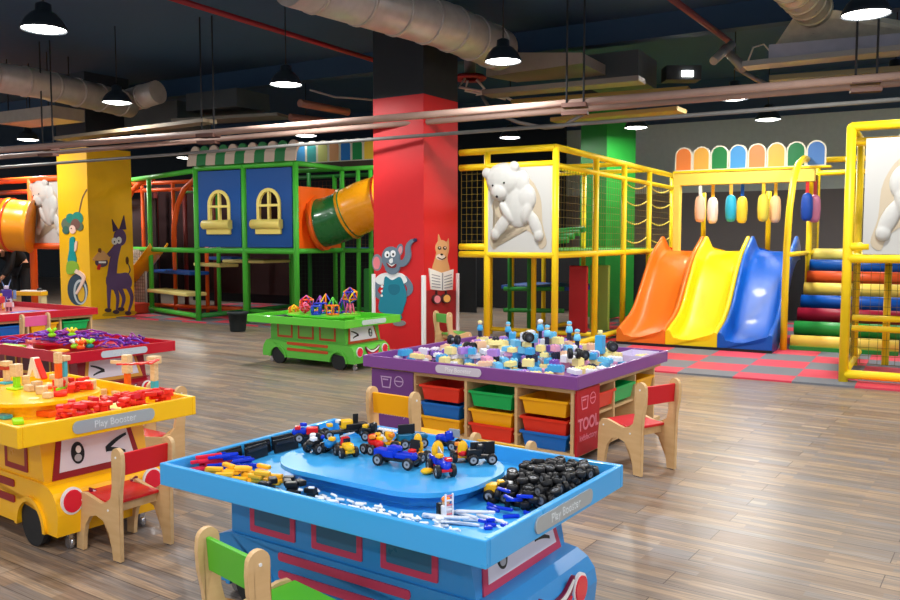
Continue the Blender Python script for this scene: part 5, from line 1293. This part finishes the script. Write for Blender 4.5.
t = thing('toy_bridge', 'yellow toy bridge with white top on the far red table', 'toy', (*at(30, 304, TF), TF), R(-12))
MB().box((0, 0, .16), (.52, .14, .06), M((248, 186, 30), .4), bev=.006).build('deck', None, t); MB().box((.05, .02, .2), (.36, .12, .016), WHITE).build('top_sheet', None, t)
for s in (-.22, .22): MB().box((s, 0, .065), (.05, .12, .13), M((220, 200, 150), .4)).build('pier', None, t)
MB().sphere((.18, 0, .22), (.05, .04, .03), BLACK, 10, 6).build('dark_lump', None, t)
for x, y, c_, a, lb in ((.62, .30, (190, 222, 236), .1, 'pale blue drawing sheet on the far red table'), (.60, .62, (214, 130, 210), -.1, 'pink and purple drawing sheet on the far red table'), (.66, -.02, (236, 226, 214), .3, 'cream drawing sheet close to the robots'), (.45, .45, (150, 120, 220), .2, 'violet drawing sheet partly behind the pink one')):
    o = MB().box((0, 0, .004), (.22, .34, .008), M(c_, .6)).build('drawing_sheet', None, None, RL(x, y, TF), th4 + a); tag(o, lb, 'paper')
# ------------------------------------------------------------------ bending person beyond the far table
def skin_body(name, joints, edges, m, par, sub=2):
    me = bpy.data.meshes.new(name); me.from_pydata([j[0] for j in joints], edges, []); me.materials.append(m)
    o = link(name, me, par); md = o.modifiers.new('skin', 'SKIN'); md.use_smooth_shade = True
    me.skin_vertices.new() if not me.skin_vertices else None
    for k, j in enumerate(joints): me.skin_vertices[0].data[k].radius = (j[1], j[1]); me.skin_vertices[0].data[k].use_root = (k == 0)
    s = o.modifiers.new('sub', 'SUBSURF'); s.levels = 1; s.render_levels = sub; return o
pq = at(24, 311, 0)
pr = thing('person', 'person in black bending forward behind the far red table', 'person', (*pq, 0), R(246)); pr.scale = (1.12,) * 3
J = [((0, 0, .86), .125), ((.16, 0, 1.05), .13), ((.36, 0, 1.16), .14), ((.50, 0, 1.13), .07), ((.60, 0, 1.06), .09), ((.66, 0, .99), .085),
     ((.37, .17, 1.12), .06), ((.44, .22, .86), .045), ((.55, .18, .68), .036), ((.60, .17, .62), .03), ((.37, -.17, 1.12), .06), ((.46, -.22, .86), .045), ((.56, -.17, .68), .036), ((.61, -.16, .62), .03),
     ((.0, .10, .80), .10), ((.03, .11, .45), .068), ((-.02, .11, .08), .05), ((.10, .12, .04), .04), ((.0, -.10, .80), .10), ((.03, -.11, .45), .068), ((-.02, -.11, .08), .05), ((.10, -.12, .04), .04)]
E_ = [(0, 1), (1, 2), (2, 3), (3, 4), (4, 5), (2, 6), (6, 7), (7, 8), (8, 9), (2, 10), (10, 11), (11, 12), (12, 13), (0, 14), (14, 15), (15, 16), (16, 17), (0, 18), (18, 19), (19, 20), (20, 21)]
skin_body('body', J, E_, M((206, 150, 120), .55), pr)
keep = [0, 1, 2, 6, 7, 8, 10, 11, 12]
mp_ = {k: i for i, k in enumerate(keep)}
skin_body('jacket', [(J[k][0], J[k][1] * 1.3 + .02) for k in keep], [(mp_[a], mp_[b]) for a, b in E_ if a in mp_ and b in mp_], M((20, 20, 24), .7), pr)['label'] = 'black jacket'
keep = [0, 14, 15, 16, 18, 19, 20]; mp2 = {k: i for i, k in enumerate(keep)}
skin_body('trousers', [(J[k][0], J[k][1] * 1.25 + .015) for k in keep], [(mp2[a], mp2[b]) for a, b in E_ if a in mp2 and b in mp2], M((26, 28, 34), .7), pr)
MB().sphere((.60, 0, 1.07), (.135, .115, .13), M((22, 18, 18), .6), 16, 12).build('hair', None, pr)
for s in (-1, 1):
    b = MB(); bx, by, bz = .61, s * .165, .62
    b.sphere((bx + .03, by, bz - .03), (.05, .018, .035), M((206, 150, 120), .55), 10, 8)
    for k in range(4): b.tube([(bx + .06, by + .0, bz - .03 + .018 * (k - 1.5)), (bx + .10, by - s * .01, bz - .04 + .017 * (k - 1.5)), (bx + .125, by - s * .02, bz - .055 + .016 * (k - 1.5))], [.009, .008, .007], M((206, 150, 120), .55), 6)
    b.tube([(bx + .03, by - s * .01, bz + .0), (bx + .06, by - s * .035, bz + .0), (bx + .085, by - s * .04, bz - .01)], [.010, .009, .008], M((206, 150, 120), .55), 6)
    b.build('hand', None, pr)
